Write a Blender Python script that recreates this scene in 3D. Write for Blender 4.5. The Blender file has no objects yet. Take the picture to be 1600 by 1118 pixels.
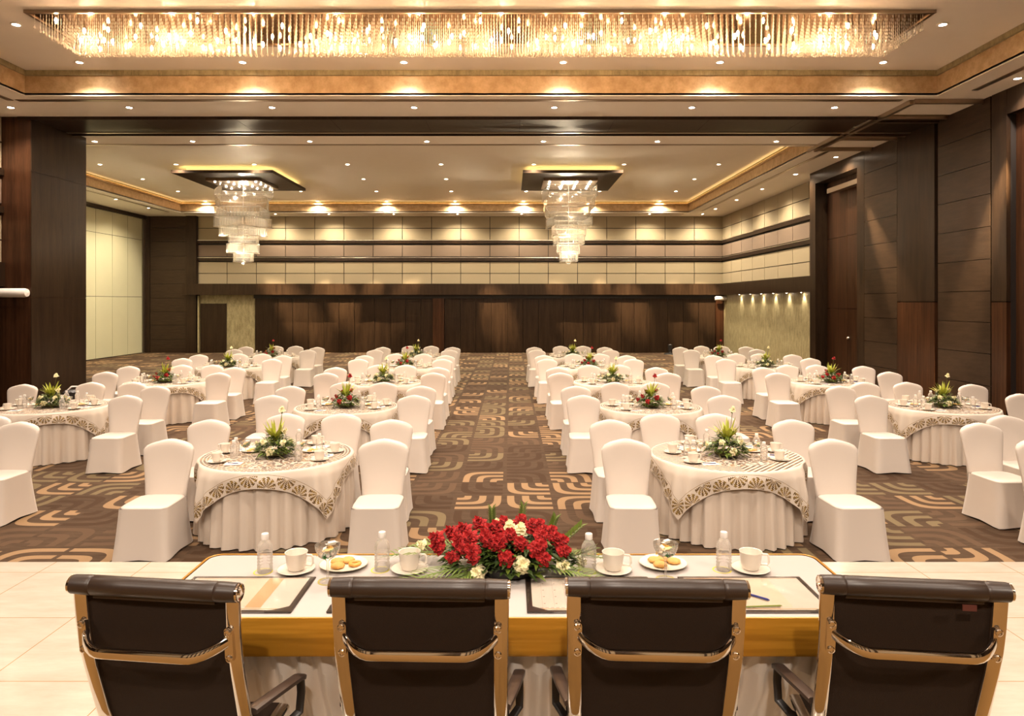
import bpy, math, random
from mathutils import Vector, Matrix
random.seed(7)
PI = math.pi
SC = bpy.context.scene
COL = SC.collection
F = 1067.0; VX = 798.0; HY = 472.0; EYE = 2.4      # focal length in pixels, vanishing point, eye height

def at(px, py, z):
    "world point of a pixel of the photograph lying on the horizontal plane z"
    d = F * (EYE - z) / (py - HY)
    return ((px - VX) * d / F, d)
def X(px, d): return (px - VX) * d / F

# ------------------------------------------------------------------ mesh builder
class MB:
    def __init__(s): s.v = []; s.f = []; s.m = []; s.uv = None
    def add(s, vs, fs, mi=0):
        o = len(s.v); s.v += [tuple(p) for p in vs]
        s.f += [tuple(i + o for i in f) for f in fs]; s.m += [mi] * len(fs); return s
    def box(s, x0, x1, y0, y1, z0, z1, mi=0):
        return s.add([(x0,y0,z0),(x1,y0,z0),(x1,y1,z0),(x0,y1,z0),(x0,y0,z1),(x1,y0,z1),(x1,y1,z1),(x0,y1,z1)],
              [(0,3,2,1),(4,5,6,7),(0,1,5,4),(1,2,6,5),(2,3,7,6),(3,0,4,7)], mi)
    def bbox(s, x0, x1, y0, y1, z0, z1, b, mi=0):
        "box with chamfered edges: stacked rings"
        rings = []
        def ring(i, z):
            xa, xb, ya, yb = x0 + i, x1 - i, y0 + i, y1 - i; c = b
            return [(xa+c,ya,z),(xb-c,ya,z),(xb,ya+c,z),(xb,yb-c,z),(xb-c,yb,z),(xa+c,yb,z),(xa,yb-c,z),(xa,ya+c,z)]
        rings = [ring(b, z0), ring(0, z0 + b), ring(0, z1 - b), ring(b, z1)]
        return s.loft(rings, mi=mi)
    def loft(s, rings, closed=True, caps=True, mi=0):
        n = len(rings[0]); o = len(s.v)
        for r in rings: s.v += [tuple(p) for p in r]
        k = n if closed else n - 1
        for i in range(len(rings) - 1):
            for j in range(k):
                a = o + i*n + j; b = o + i*n + (j+1) % n
                s.f.append((a, b, b + n, a + n)); s.m.append(mi)
        if caps and closed:
            s.f.append(tuple(o + j for j in range(n))[::-1]); s.m.append(mi)
            s.f.append(tuple(o + (len(rings)-1)*n + j for j in range(n))); s.m.append(mi)
        return s
    def lathe(s, prof, n=24, c=(0,0,0), mi=0, caps=True):
        rings = [[(c[0] + r*math.cos(2*PI*j/n), c[1] + r*math.sin(2*PI*j/n), c[2] + z) for j in range(n)] for r, z in prof]
        return s.loft(rings, True, caps, mi)
    def tube(s, pts, r, n=8, mi=0, flat=None, up=None, ex=5):
        pts = [Vector(p) for p in pts]; rings = []
        rr = r if isinstance(r, (list, tuple)) else [r] * len(pts)
        pu = None
        for i, p in enumerate(pts):
            t = (pts[min(i+1, len(pts)-1)] - pts[max(i-1, 0)]).normalized()
            if up is not None: u = Vector(up) - t * Vector(up).dot(t)
            elif pu is None:
                u = Vector((0,0,1)) if abs(t.z) < .9 else Vector((1,0,0)); u = u - t*u.dot(t)
            else: u = pu - t * pu.dot(t)
            u.normalize(); pu = u; w = t.cross(u)
            a, b = (rr[i], rr[i]) if flat is None else flat
            if flat is None:
                rings.append([p + u*(a*math.cos(2*PI*j/n)) + w*(b*math.sin(2*PI*j/n)) for j in range(n)])
            else:   # rounded rectangular bar, half sizes flat=(along up, across)
                ring = []
                for j in range(16):
                    th = 2*PI*j/16 + PI/16; cx, sx = math.cos(th), math.sin(th)
                    q = (abs(cx)**ex + abs(sx)**ex) ** (-1/ex)
                    ring.append(p + u*(a*cx*q) + w*(b*sx*q))
                rings.append(ring)
        return s.loft(rings, True, True, mi)
    def ball(s, c, r, n=8, m=5, sz=1, mi=0):
        prof = [(r*math.sin(PI*(k)/m) if 0 < k < m else r*.02, -r*sz*math.cos(PI*k/m)) for k in range(m+1)]
        return s.lathe(prof, n, c, mi)
    def mesh(s, name, mats, smooth=True, angle=None):
        me = bpy.data.meshes.new(name); me.from_pydata(s.v, [], s.f); me.update()
        for m in (mats if isinstance(mats, (list, tuple)) else [mats]): me.materials.append(m)
        me.polygons.foreach_set('material_index', s.m)
        if smooth:
            me.polygons.foreach_set('use_smooth', [True] * len(s.f))
            if angle: me.set_sharp_from_angle(angle=math.radians(angle))
        if s.uv:
            ul = me.uv_layers.new(name='UVMap')
            li = [0] * len(me.loops); me.loops.foreach_get('vertex_index', li)
            flat = []
            for i in li: flat += list(s.uv[i])
            ul.data.foreach_set('uv', flat)
        return me
    def build(s, name, mats, parent=None, smooth=True, angle=35, loc=(0,0,0)):
        return obj(name, s.mesh(name, mats, smooth, angle), parent, loc)

def obj(name, me, parent=None, loc=(0,0,0), rz=0):
    o = bpy.data.objects.new(name, me); COL.objects.link(o)
    o.location = loc; o.rotation_euler = (0, 0, rz)
    if parent: o.parent = parent
    return o
def tag(o, label=None, cat=None, group=None, kind=None):
    if label: o['label'] = label
    if cat: o['category'] = cat
    if group: o['group'] = group
    if kind: o['kind'] = kind
    return o
def thing(name, label, cat, loc=(0,0,0), rz=0, group=None):
    return tag(obj(name, None, None, loc, rz), label, cat, group)
def struct(o): o['kind'] = 'structure'; return o
def sub(o, lv=1):
    m = o.modifiers.new('smooth', 'SUBSURF'); m.levels = lv; m.render_levels = lv; return o
def kids(o): return [c for c in COL.objects if c.parent == o]
CHILD = {}
def freeze(root):
    "remember the tree under a prototype"
    def rec(o): return (o, [rec(c) for c in kids(o)])
    CHILD[root.name] = rec(root); return root
USED = set()
def place(root, loc, rz, label, cat, group, scale=1):
    "first call moves the prototype, later calls copy it with its parts"
    if root.name not in USED:
        USED.add(root.name); r = root
    else:
        def rec(t, parent):
            c = t[0].copy(); COL.objects.link(c)
            if parent: c.parent = parent
            for k in t[1]: rec(k, c)
            return c
        r = rec(CHILD[root.name], None)
        r.parent = None
    r.location = loc; r.rotation_euler = (0, 0, rz); r.scale = (scale,)*3
    tag(r, label, cat, group)
    return r

# ------------------------------------------------------------------ materials
class NT:
    def __init__(s, name):
        s.mat = bpy.data.materials.new(name); s.mat.use_nodes = True
        s.t = s.mat.node_tree; s.n = s.t.nodes; s.b = s.n['Principled BSDF']; s.out = s.n['Material Output']
    def new(s, typ, **kw):
        n = s.n.new(typ)
        for k, v in kw.items(): setattr(n, k, v)
        return n
    def link(s, a, b): s.t.links.new(a, b)
    def put(s, sock, v):
        if isinstance(v, bpy.types.NodeSocket): s.link(v, sock)
        elif isinstance(v, (tuple, list)) and len(v) == 3 and sock.type == 'RGBA': sock.default_value = (*v, 1)
        else: sock.default_value = v
    def m(s, op, a, b=0.0, c=None):
        n = s.new('ShaderNodeMath', operation=op); s.put(n.inputs[0], a); s.put(n.inputs[1], b)
        if c is not None: s.put(n.inputs[2], c)
        return n.outputs[0]
    def mix(s, f, a, b):
        n = s.new('ShaderNodeMix', data_type='RGBA'); s.put(n.inputs[0], f); s.put(n.inputs[6], a); s.put(n.inputs[7], b)
        return n.outputs[2]
    def noise(s, vec, scale, detail=3, rough=.5):
        n = s.new('ShaderNodeTexNoise'); s.put(n.inputs['Vector'], vec); n.inputs['Scale'].default_value = scale
        n.inputs['Detail'].default_value = detail; n.inputs['Roughness'].default_value = rough; return n.outputs[0]
    def ramp(s, f, stops):
        n = s.new('ShaderNodeValToRGB'); s.put(n.inputs[0], f); e = n.color_ramp.elements
        while len(e) < len(stops): e.new(.5)
        for el, (p, c) in zip(e, stops): el.position = p; el.color = (*c, 1) if len(c) == 3 else c
        return n.outputs[0]
    def pos(s, kind='Object'):
        return s.new('ShaderNodeTexCoord').outputs[kind]
    def geo(s): return s.new('ShaderNodeNewGeometry').outputs['Position']
    def vscale(s, v, sc):
        n = s.new('ShaderNodeVectorMath', operation='MULTIPLY'); s.put(n.inputs[0], v); n.inputs[1].default_value = sc; return n.outputs[0]
    def xyz(s, v):
        n = s.new('ShaderNodeSeparateXYZ'); s.put(n.inputs[0], v); return n.outputs
    def bump(s, h, st=.3, dist=.01):
        n = s.new('ShaderNodeBump'); n.inputs['Strength'].default_value = st; n.inputs['Distance'].default_value = dist
        s.put(n.inputs['Height'], h); s.link(n.outputs[0], s.b.inputs['Normal'])
    def set(s, **kw):
        for k, v in kw.items(): s.put(s.b.inputs[k.replace('_', ' ')], v)
        return s

def simple(name, col, rough=.5, metal=0.0, var=.06, vs=40.0, **kw):
    t = NT(name); n = t.noise(t.pos(), vs, 2)
    lo = tuple(c*(1-var) for c in col); hi = tuple(min(1, c*(1+var)) for c in col)
    t.set(Base_Color=t.mix(n, lo, hi), Roughness=rough, Metallic=metal, **kw)
    return t.mat

def wood(name, lo, hi, rough=.3, sc=(9, 9, .8), spec=.5, metal=.45):
    t = NT(name); p = t.vscale(t.geo(), sc)
    n1 = t.noise(p, 1.0, 6, .6); n2 = t.noise(t.vscale(t.geo(), tuple(q*7 for q in sc)), 1.0, 3, .6)
    n = t.m('ADD', t.m('MULTIPLY', n1, .65), t.m('MULTIPLY', n2, .35))
    col = t.ramp(n, [(.36, lo), (.64, hi)])
    t.set(Base_Color=col, Roughness=t.m('ADD', t.m('MULTIPLY', n2, .12), rough - .06))
    t.b.inputs['Specular IOR Level'].default_value = spec; t.b.inputs['Metallic'].default_value = metal
    t.b.inputs['Anisotropic'].default_value = .75
    tg = t.new('ShaderNodeTangent', direction_type='RADIAL', axis='Z'); t.link(tg.outputs[0], t.b.inputs['Tangent'])
    return t.mat

M = {}
M['wood']   = wood('dark_veneer', (.020,.010,.0050), (.046,.025,.0125), .40)
M['woodr']  = wood('red_brown_veneer', (.026,.0095,.0040), (.085,.034,.014), .36, (16,16,.6))
M['woodg']  = wood('grey_brown_veneer', (.034,.019,.0105), (.058,.034,.0195), .40, (2.0,2.0,14))
M['groove'] = simple('groove_black', (.010,.006,.004), .6)
M['white']  = simple('ceiling_paint', (.86,.80,.72), .55, vs=3, var=.02)
M['panel']  = simple('cream_fabric_panel', (.31,.245,.155), .75, vs=60, var=.06)
M['panelm'] = simple('mauve_fabric_panel', (.170,.115,.080), .7, vs=60, var=.06)
M['leafwall'] = simple('folding_wall_cream', (.58,.55,.37), .5, vs=2, var=.03)
def _wallpaper():
    t = NT('textured_wallpaper'); g = t.geo()
    a = t.noise(t.vscale(g, (9, 9, 3)), 1.0, 5, .65); b = t.noise(t.vscale(g, (40, 40, 16)), 1, 2)
    n = t.m('ADD', t.m('MULTIPLY', a, .7), t.m('MULTIPLY', b, .3))
    t.set(Base_Color=t.ramp(n, [(.35, (.19,.155,.075)), (.65, (.40,.335,.19))]), Roughness=.45); t.bump(n, .3, .01)
    return t.mat
M['wallpaper'] = _wallpaper()
def _gold():
    t = NT('gold_leaf_paper'); g = t.geo(); a = t.noise(g, 5.5, 6, .7)
    t.set(Base_Color=t.ramp(a, [(.35, (.46,.30,.15)), (.65, (.66,.47,.27))]), Roughness=.5, Metallic=.1); t.bump(a, .2, .01)
    return t.mat
M['gold'] = _gold()
def _marble():
    t = NT('polished_cream_tile'); g = t.geo(); s = t.xyz(g); P = .69
    def seam(c, off):
        fr = t.m('FRACT', t.m('DIVIDE', t.m('ADD', c, off), P)); return t.m('LESS_THAN', t.m('ABSOLUTE', t.m('SUBTRACT', fr, .5)), .004)
    sm = t.m('MAXIMUM', seam(s[0], 30*P + .22), seam(s[1], 30*P + .37))
    n = t.noise(t.vscale(g, (1, 3.5, 1)), 3, 6, .65)
    base = t.ramp(n, [(.3, (.40,.345,.275)), (.7, (.47,.42,.35))])
    t.set(Base_Color=t.mix(sm, base, (.30,.17,.07)), Roughness=.16); return t.mat
M['tile'] = _marble()
def _carpet():
    t = NT('hall_carpet'); g = t.geo(); s = t.xyz(g); C = .60
    u = t.m('DIVIDE', t.m('ADD', s[0], 40.28), C); v = t.m('DIVIDE', t.m('ADD', s[1], 10.1), C)
    i = t.m('FLOOR', u); j = t.m('FLOOR', v); fu = t.m('FRACT', u); fv = t.m('FRACT', v)
    cb = t.new('ShaderNodeCombineXYZ'); t.put(cb.inputs[0], i); t.put(cb.inputs[1], j)
    w = t.new('ShaderNodeTexWhiteNoise', noise_dimensions='3D'); t.link(cb.outputs[0], w.inputs['Vector'])
    r = t.new('ShaderNodeSeparateColor'); t.link(w.outputs['Color'], r.inputs[0])
    def flip(f, rnd):
        k = t.m('GREATER_THAN', rnd, .5)
        a = t.m('SUBTRACT', 1.0, f); return t.m('ADD', t.m('MULTIPLY', k, a), t.m('MULTIPLY', t.m('SUBTRACT', 1.0, k), f))
    def cen(f): return t.m('DIVIDE', t.m('SUBTRACT', f, .04), .92)
    U = cen(flip(fu, r.outputs[0])); V = cen(flip(fv, r.outputs[1]))
    d = t.m('POWER', t.m('ADD', t.m('POWER', t.m('MAXIMUM', U, 0.001), 5.0), t.m('POWER', t.m('MAXIMUM', V, .001), 5.0)), .2)
    band = t.m('GREATER_THAN', t.m('FRACT', t.m('MULTIPLY', t.m('ADD', d, .02), 3.0)), .52)
    ins = t.m('MULTIPLY', t.m('LESS_THAN', d, .98), t.m('MULTIPLY', t.m('GREATER_THAN', U, 0.0), t.m('GREATER_THAN', V, 0.0)))
    mask = t.m('MULTIPLY', band, ins)
    rc = t.new('ShaderNodeValToRGB'); t.link(r.outputs[2], rc.inputs[0]); rc.color_ramp.interpolation = 'CONSTANT'
    e = rc.color_ramp.elements
    st = [(0, (.27,.170,.090)), (.28, (.15,.112,.060)), (.48, (.040,.020,.010)), (.76, (.085,.050,.029))]
    while len(e) < 4: e.new(.5)
    for el, (p, c) in zip(e, st): el.position = p; el.color = (*c, 1)
    n = t.noise(t.vscale(g, (3, 14, 1)), 1.0, 5, .7); fz = t.noise(g, 120, 2)
    base = t.ramp(n, [(.35, (.040,.023,.013)), (.65, (.075,.046,.027))])
    col = t.mix(mask, base, rc.outputs[0])
    col = t.mix(t.m('MULTIPLY', fz, .35), col, (.07,.04,.02))
    t.set(Base_Color=col, Roughness=.95); t.b.inputs['Specular IOR Level'].default_value = .15
    t.bump(t.m('ADD', mask, fz), .25, .006); return t.mat
M['carpet'] = _carpet()

def _cloth(name, col, sheen=.2, rough=.6):
    t = NT(name); p = t.pos()
    n = t.noise(p, 5, 3); f = t.noise(p, 160, 2)
    t.set(Base_Color=t.mix(n, tuple(c*.97 for c in col), col), Roughness=rough)
    t.b.inputs['Sheen Weight'].default_value = sheen; t.b.inputs['Sheen Roughness'].default_value = .4
    t.bump(f, .05, .002); return t.mat
M['spandex'] = _cloth('white_stretch_cover', (.575,.500,.435), .15, .40)
M['skirt2'] = _cloth('pale_head_table_skirt', (.78,.70,.62), .1, .6)
M['skirt']   = _cloth('ivory_table_skirt', (.58,.49,.405), .1, .6)
M['linen']   = _cloth('white_head_table_linen', (.43,.39,.365), .1, .6)
def _satin():
    t = NT('gold_satin'); p = t.geo(); n = t.noise(t.vscale(p, (.6, 1, 9)), 1, 3)
    t.set(Base_Color=t.mix(n, (.33,.14,.010), (.50,.235,.022)), Roughness=.36, Metallic=.3); t.bump(n, .8, .03); return t.mat
M['satin'] = _satin()
def _overlay(style):
    "square overlay: UV in metres from the table centre; round mosaic top, plain satin drop, fan motif border"
    t = NT('patterned_overlay_' + style); A = 0.965
    uvn = t.new('ShaderNodeUVMap'); uv = uvn.outputs[0]; s = t.xyz(uv); x, y = s[0], s[1]
    R = t.m('SQRT', t.m('ADD', t.m('MULTIPLY', x, x), t.m('MULTIPLY', y, y)))
    cream = (.555,.475,.395)
    vo = t.new('ShaderNodeTexVoronoi', feature='DISTANCE_TO_EDGE'); t.put(vo.inputs['Vector'], uv); vo.inputs['Scale'].default_value = 21
    vc = t.new('ShaderNodeTexVoronoi', feature='F1'); t.put(vc.inputs['Vector'], uv); vc.inputs['Scale'].default_value = 21
    sp = t.new('ShaderNodeSeparateColor'); t.link(vc.outputs['Color'], sp.inputs[0])
    dark = t.ramp(sp.outputs[0], [(0, (.040,.017,.008)), (.5, (.085,.040,.018)), (1, (.26,.15,.045))])
    bits = t.m('MULTIPLY', t.m('GREATER_THAN', vo.outputs[0], .085), t.m('GREATER_THAN', sp.outputs[1], .08 if style == 'mosaic' else .12))
    ang = t.m('ARCTAN2', y, x)
    # rings of little rectangles near the rim
    k = t.m('FRACT', t.m('MULTIPLY', R, 30.0)); a1 = t.m('FRACT', t.m('ADD', t.m('MULTIPLY', ang, 11.0), t.m('MULTIPLY', t.m('FLOOR', t.m('MULTIPLY', R, 30.0)), .37)))
    if style == 'mosaic':
        br = t.m('MULTIPLY', t.m('GREATER_THAN', k, .3), t.m('GREATER_THAN', a1, .16)); r0 = .66
    else:
        dg = t.m('FRACT', t.m('MULTIPLY', t.m('SUBTRACT', t.m('ABSOLUTE', x), t.m('MULTIPLY', y, .8)), 17.0))
        br = t.m('GREATER_THAN', dg, .5); r0 = .54
    rim = t.m('GREATER_THAN', R, r0)
    top = t.m('ADD', t.m('MULTIPLY', rim, br), t.m('MULTIPLY', t.m('SUBTRACT', 1.0, rim), bits))
    ontop = t.m('LESS_THAN', R, .772)
    # border band: distance from the edge
    ax = t.m('ABSOLUTE', x); ay = t.m('ABSOLUTE', y); mx = t.m('MAXIMUM', ax, ay)
    e = t.m('SUBTRACT', A, mx)
    isx = t.m('GREATER_THAN', ax, ay)
    along = t.m('ADD', t.m('MULTIPLY', isx, y), t.m('MULTIPLY', t.m('SUBTRACT', 1.0, isx), x))
    q = t.m('DIVIDE', t.m('ADD', along, A), .193); ci = t.m('FLOOR', q)
    par = t.m('GREATER_THAN', t.m('FRACT', t.m('MULTIPLY', ci, .5)), .25)
    lx = t.m('MULTIPLY', t.m('SUBTRACT', t.m('FRACT', q), .5), .193)
    ly = t.m('ADD', t.m('MULTIPLY', par, e), t.m('MULTIPLY', t.m('SUBTRACT', 1.0, par), t.m('SUBTRACT', .135, e)))
    ly = t.m('SUBTRACT', ly, .006)
    rr = t.m('SQRT', t.m('ADD', t.m('MULTIPLY', lx, lx), t.m('MULTIPLY', ly, ly)))
    th = t.m('ARCTAN2', lx, ly)
    wob = t.m('MULTIPLY', t.m('SINE', t.m('MULTIPLY', rr, 300.0)), .9)
    fan = t.m('GREATER_THAN', t.m('SINE', t.m('ADD', t.m('MULTIPLY', th, 13.0), wob)), -.35)
    lim = t.m('MULTIPLY', t.m('LESS_THAN', t.m('ADD', rr, t.m('MULTIPLY', t.m('ABSOLUTE', lx), .15)), .118), t.m('GREATER_THAN', ly, 0.0))
    lim = t.m('MULTIPLY', lim, t.m('GREATER_THAN', rr, .016))
    inb = t.m('MULTIPLY', t.m('LESS_THAN', e, .138), t.m('GREATER_THAN', e, .0))
    fan = t.m('MULTIPLY', t.m('MULTIPLY', fan, lim), inb)
    line = t.m('MULTIPLY', t.m('GREATER_THAN', e, .138), t.m('LESS_THAN', e, .143))
    off = t.m('SUBTRACT', 1.0, ontop)
    drop = t.m('MULTIPLY', t.m('MAXIMUM', fan, t.m('MULTIPLY', line, .8)), off)
    olive = t.ramp(t.noise(uv, 30, 2), [(.4, (.085,.045,.012)), (.6, (.26,.16,.030))])
    col = t.mix(t.m('MULTIPLY', top, ontop), cream, dark)
    col = t.mix(drop, col, olive)
    t.set(Base_Color=col, Roughness=t.m('SUBTRACT', .55, t.m('MULTIPLY', t.m('ADD', ontop, drop), .15)))
    return t.mat
M['ov_mosaic'] = _overlay('mosaic'); M['ov_stripe'] = _overlay('stripe')

M['chrome'] = simple('chrome', (.78,.72,.66), .07, 1.0, var=.01)
M['steel']  = simple('brushed_bronze', (.42,.33,.25), .3, 1.0, var=.03)
M['alu']    = simple('aluminium_trim', (.72,.65,.55), .3, 1.0, var=.02)
def _mesh():
    t = NT('black_mesh_back'); p = t.pos(); w = t.noise(p, 420, 2)
    n = t.noise(t.vscale(p, (60, 60, 300)), 1, 2)
    t.set(Base_Color=t.mix(w, (.009,.0045,.002), (.028,.014,.007)), Roughness=.75); t.b.inputs['Specular IOR Level'].default_value = .25
    t.bump(w, .4, .002); return t.mat
M['sling']  = _mesh()
M['leather'] = simple('black_leather', (.030,.017,.011), .38, var=.2, vs=90)
M['armpad'] = simple('black_arm_pad', (.05,.033,.026), .30, var=.1)
M['dark']   = simple('black_plastic', (.012,.009,.008), .4)
M['porcelain'] = simple('white_porcelain', (.70,.63,.54), .18, var=.01)
M['plate']  = simple('cream_plate', (.80,.70,.55), .2, var=.01)
M['whitepl'] = simple('white_plastic', (.74,.69,.64), .35, var=.01)
M['paper']  = simple('paper', (.72,.63,.53), .8, var=.01)
M['peach']  = simple('printed_peach', (.72,.40,.20), .8, var=.03)
M['peachl'] = simple('printed_pale_peach', (.78,.62,.46), .8, var=.03)
M['ink']    = simple('printed_grey', (.40,.26,.18), .8, var=.03)
M['pen']    = simple('blue_pen', (.02,.025,.16), .3)
M['pencil'] = simple('green_pencil', (.16,.20,.03), .4)
M['cookie'] = simple('biscuit', (.62,.33,.09), .75, var=.25, vs=60)
M['cookieg'] = simple('glazed_biscuit', (.62,.30,.06), .3, var=.3, vs=70)
M['cherry'] = simple('candied_cherry', (.5,.02,.01), .3)
M['wrapg']  = simple('green_sweet_wrapper', (.03,.16,.03), .35, .0, var=.5, vs=90)
M['wrapo']  = simple('gold_sweet_wrapper', (.70,.42,.10), .35, .1, var=.4, vs=90)
M['wrapw']  = simple('white_sweet_wrapper', (.75,.70,.62), .4, .0, var=.3, vs=90)
M['doily']  = simple('yellow_paper_ring', (.62,.55,.08), .8, var=.15, vs=200)
M['red']    = simple('red_petals', (.27,.002,.003), .8, var=.35, vs=30)
M['redl']   = simple('bright_red_petals', (.40,.004,.004), .8, var=.25, vs=30)
M['ivory']  = simple('ivory_petals', (.78,.70,.42), .6, var=.12, vs=30)
M['leaf']   = simple('green_leaf', (.105,.145,.016), .5, var=.5, vs=14)
M['leafd']  = simple('dark_green_leaf', (.035,.060,.010), .45, var=.4, vs=14)
M['leafy']  = simple('yellow_green_leaf', (.40,.42,.05), .5, var=.35, vs=25)
M['frond']  = simple('palm_frond_green', (.12,.18,.025), .45, var=.45, vs=20)
M['stem']   = simple('stem_brown_green', (.10,.09,.02), .6)
M['candle'] = simple('dried_orange_flower', (.55,.25,.10), .7, var=.4, vs=60)

def seethru(name, tint, amt, gl=.08, diff=None):
    "thin clear plastic or glass: transparent with glossy reflection and a little milky body"
    t = NT(name); tr = t.new('ShaderNodeBsdfTransparent'); tr.inputs[0].default_value = (*tint, 1)
    gy = t.new('ShaderNodeBsdfGlossy'); gy.inputs['Roughness'].default_value = gl
    gy.inputs[0].default_value = (1, .97, .93, 1)
    fr = t.new('ShaderNodeFresnel'); fr.inputs[0].default_value = 1.5
    mx = t.new('ShaderNodeMixShader'); t.link(t.m('MINIMUM', t.m('ADD', t.m('MULTIPLY', fr.outputs[0], .8), amt), 1.0), mx.inputs[0])
    t.link(tr.outputs[0], mx.inputs[1]); t.link(gy.outputs[0], mx.inputs[2]); last = mx
    if diff:
        df = t.new('ShaderNodeBsdfTranslucent'); df.inputs[0].default_value = (.9,.86,.8,1)
        dd = t.new('ShaderNodeBsdfDiffuse'); dd.inputs[0].default_value = (.9,.86,.8,1)
        md = t.new('ShaderNodeMixShader'); t.link(df.outputs[0], md.inputs[1]); t.link(dd.outputs[0], md.inputs[2])
        m2 = t.new('ShaderNodeMixShader'); m2.inputs[0].default_value = diff
        t.link(mx.outputs[0], m2.inputs[1]); t.link(md.outputs[0], m2.inputs[2]); last = m2
    t.link(last.outputs[0], t.out.inputs[0]); t.n.remove(t.b)
    return t.mat
M['pet']    = seethru('clear_bottle_plastic', (.99,.98,.97), .0, .06, .22)
M['glass']  = seethru('drinking_glass', (.99,.985,.975), .03, .03, .09)
M['film']   = seethru('clear_plastic_sheet', (.99,.98,.97), .02, .12)
M['cryst']  = seethru('clear_crystal', (.97,.95,.91), .05, .10, .025)
M['bead']   = seethru('amber_lit_crystal', (1,.90,.76), .15, .15, .55)
def emit(name, col, st):
    t = NT(name); e = t.new('ShaderNodeEmission'); e.inputs[0].default_value = (*col, 1); e.inputs[1].default_value = st
    t.link(e.outputs[0], t.out.inputs[0]); t.n.remove(t.b); return t.mat
M['lamp']   = emit('downlight_glow', (1,.83,.62), 40)
M['bulb']   = emit('candle_bulb_glow', (1,.66,.36), 14)
M['led']    = emit('cove_strip_glow', (1,.66,.26), 1.6)
M['spark']  = emit('canopy_spot_glow', (1,.90,.75), 25)
EXPO = 2.37
# ------------------------------------------------------------------ the room
HS = 4.1                       # soffit above eye
ZC = EYE + HS                  # 6.50 soffit
ZH = EYE + 4.6                 # 7.00 coffer ceilings
YB = F * HS / 134.0            # back wall 32.65
XR = 9.55                      # veneer wall on the right
XR2 = X(1130, YB)              # 10.16 fabric wall on the right
XL2 = X(228, YB)               # -17.44 folding wall on the far left
XL1 = -11.3                    # near left wall
YS = 5.0; ZS = 0.5             # stage edge and height
YBK = -6.0                     # wall behind the camera
D1, D2 = 15.1, 16.5            # beam
YD = 21.8                      # end of the veneer wall

b = MB(); b.box(-18.2, 11.2, YS, YB + .6, -.12, 0)
struct(b.build('floor', M['carpet'], smooth=False))
b = MB(); b.box(XL1, XR, YBK, YS, 0.0, ZS)
b2 = MB(); b2.box(XL1 + .5, XR - .5, YBK + .1, 2.0, ZS, ZS + .008); struct(b2.build('reflection_rug', simple('golden_brown_rug', (.17,.085,.015), .9), smooth=False))  # unseen rug, added so the chrome rails reflect gold
o = struct(b.build('stage_platform', M['tile'], smooth=False)); tag(o, 'polished cream stone tiled stage in front of the hall', 'stage')

# coffers
C1 = (X(39, F*HS/322), X(1465, F*HS/322), 1.5, F*HS/322)          # near coffer x0,x1,y0,y1
C2 = (-15.1, 8.16, 18.0, F*HS/140)                                # far coffer
def ceiling():
    b = MB()
    def slab(x0, x1, y0, y1): b.box(x0, x1, y0, y1, ZC, ZC + .06)
    # near part
    slab(-18.2, C1[0], YBK, D2); slab(C1[1], 11.2, YBK, D2); slab(C1[0], C1[1], YBK, C1[2]); slab(C1[0], C1[1], C1[3], D2)
    slab(-18.2, C2[0], D2, YB + .6); slab(C2[1], 11.2, D2, YB + .6); slab(C2[0], C2[1], D2, C2[2]); slab(C2[0], C2[1], C2[3], YB + .6)
    for c in (C1, C2): b.box(c[0] - .5, c[1] + .5, c[2] - .5, c[3] + .5, ZH, ZH + .06)
    struct(b.build('ceiling', M['white'], smooth=False))
    for k, c in enumerate((C1, C2)):
        b = MB(); w = .04; z0, z1 = ZC + .06, ZH
        zt = ZC + .40 if k == 0 else ZC + .46
        x0, x1, y0, y1 = c
        b.box(x0 - w, x0, y0 - w, y1 + w, z0 - .04, zt); b.box(x1, x1 + w, y0 - w, y1 + w, z0 - .04, zt)
        b.box(x0, x1, y0 - w, y0, z0 - .04, zt); b.box(x0, x1, y1, y1 + w, z0 - .04, zt)
        struct(b.build('trim_%d' % (1 + k), M['gold'], smooth=False))
        # shadow strip between the papered face and the ceiling
        b = MB(); g = .05; zt2 = zt
        b.box(x0 - w, x0 + g, y0 - w, y1 + w, zt2, z1); b.box(x1 - g, x1 + w, y0 - w, y1 + w, zt2, z1)
        b.box(x0 + g, x1 - g, y0 - w, y0 + g, zt2, z1); b.box(x0 + g, x1 - g, y1 - g, y1 + w, zt2, z1)
        struct(b.build('trim_%d' % (3 + k), M['wallpaper'], smooth=False))
ceiling()
# slot diffusers and flush lines in the soffits
b = MB()
def strip(x0, x1, y0, y1, mi=0, h=.012): b.box(x0, x1, y0, y1, ZC - h, ZC, mi)
ysl = F * HS / 315.5
strip(C1[0] - .35, X(1408, ysl), ysl - .06, ysl + .06); strip(C1[1] + .42, C1[1] + .54, 3, 13.2); strip(C1[0] - .55, C1[0] - .43, 3, ysl)
y2 = F * HS / 246.0
strip(X(112, y2) - 1, X(1275, y2), y2 - .05, y2 + .05); strip(C2[1] + .38, C2[1] + .5, 18.3, 30.8); strip(C2[0] - .5, C2[0] - .38, 18.3, 31)
strip(C2[0], 8, C2[3] + .3, C2[3] + .4)
struct(b.build('trim_5', M['steel'], smooth=False))

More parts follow.
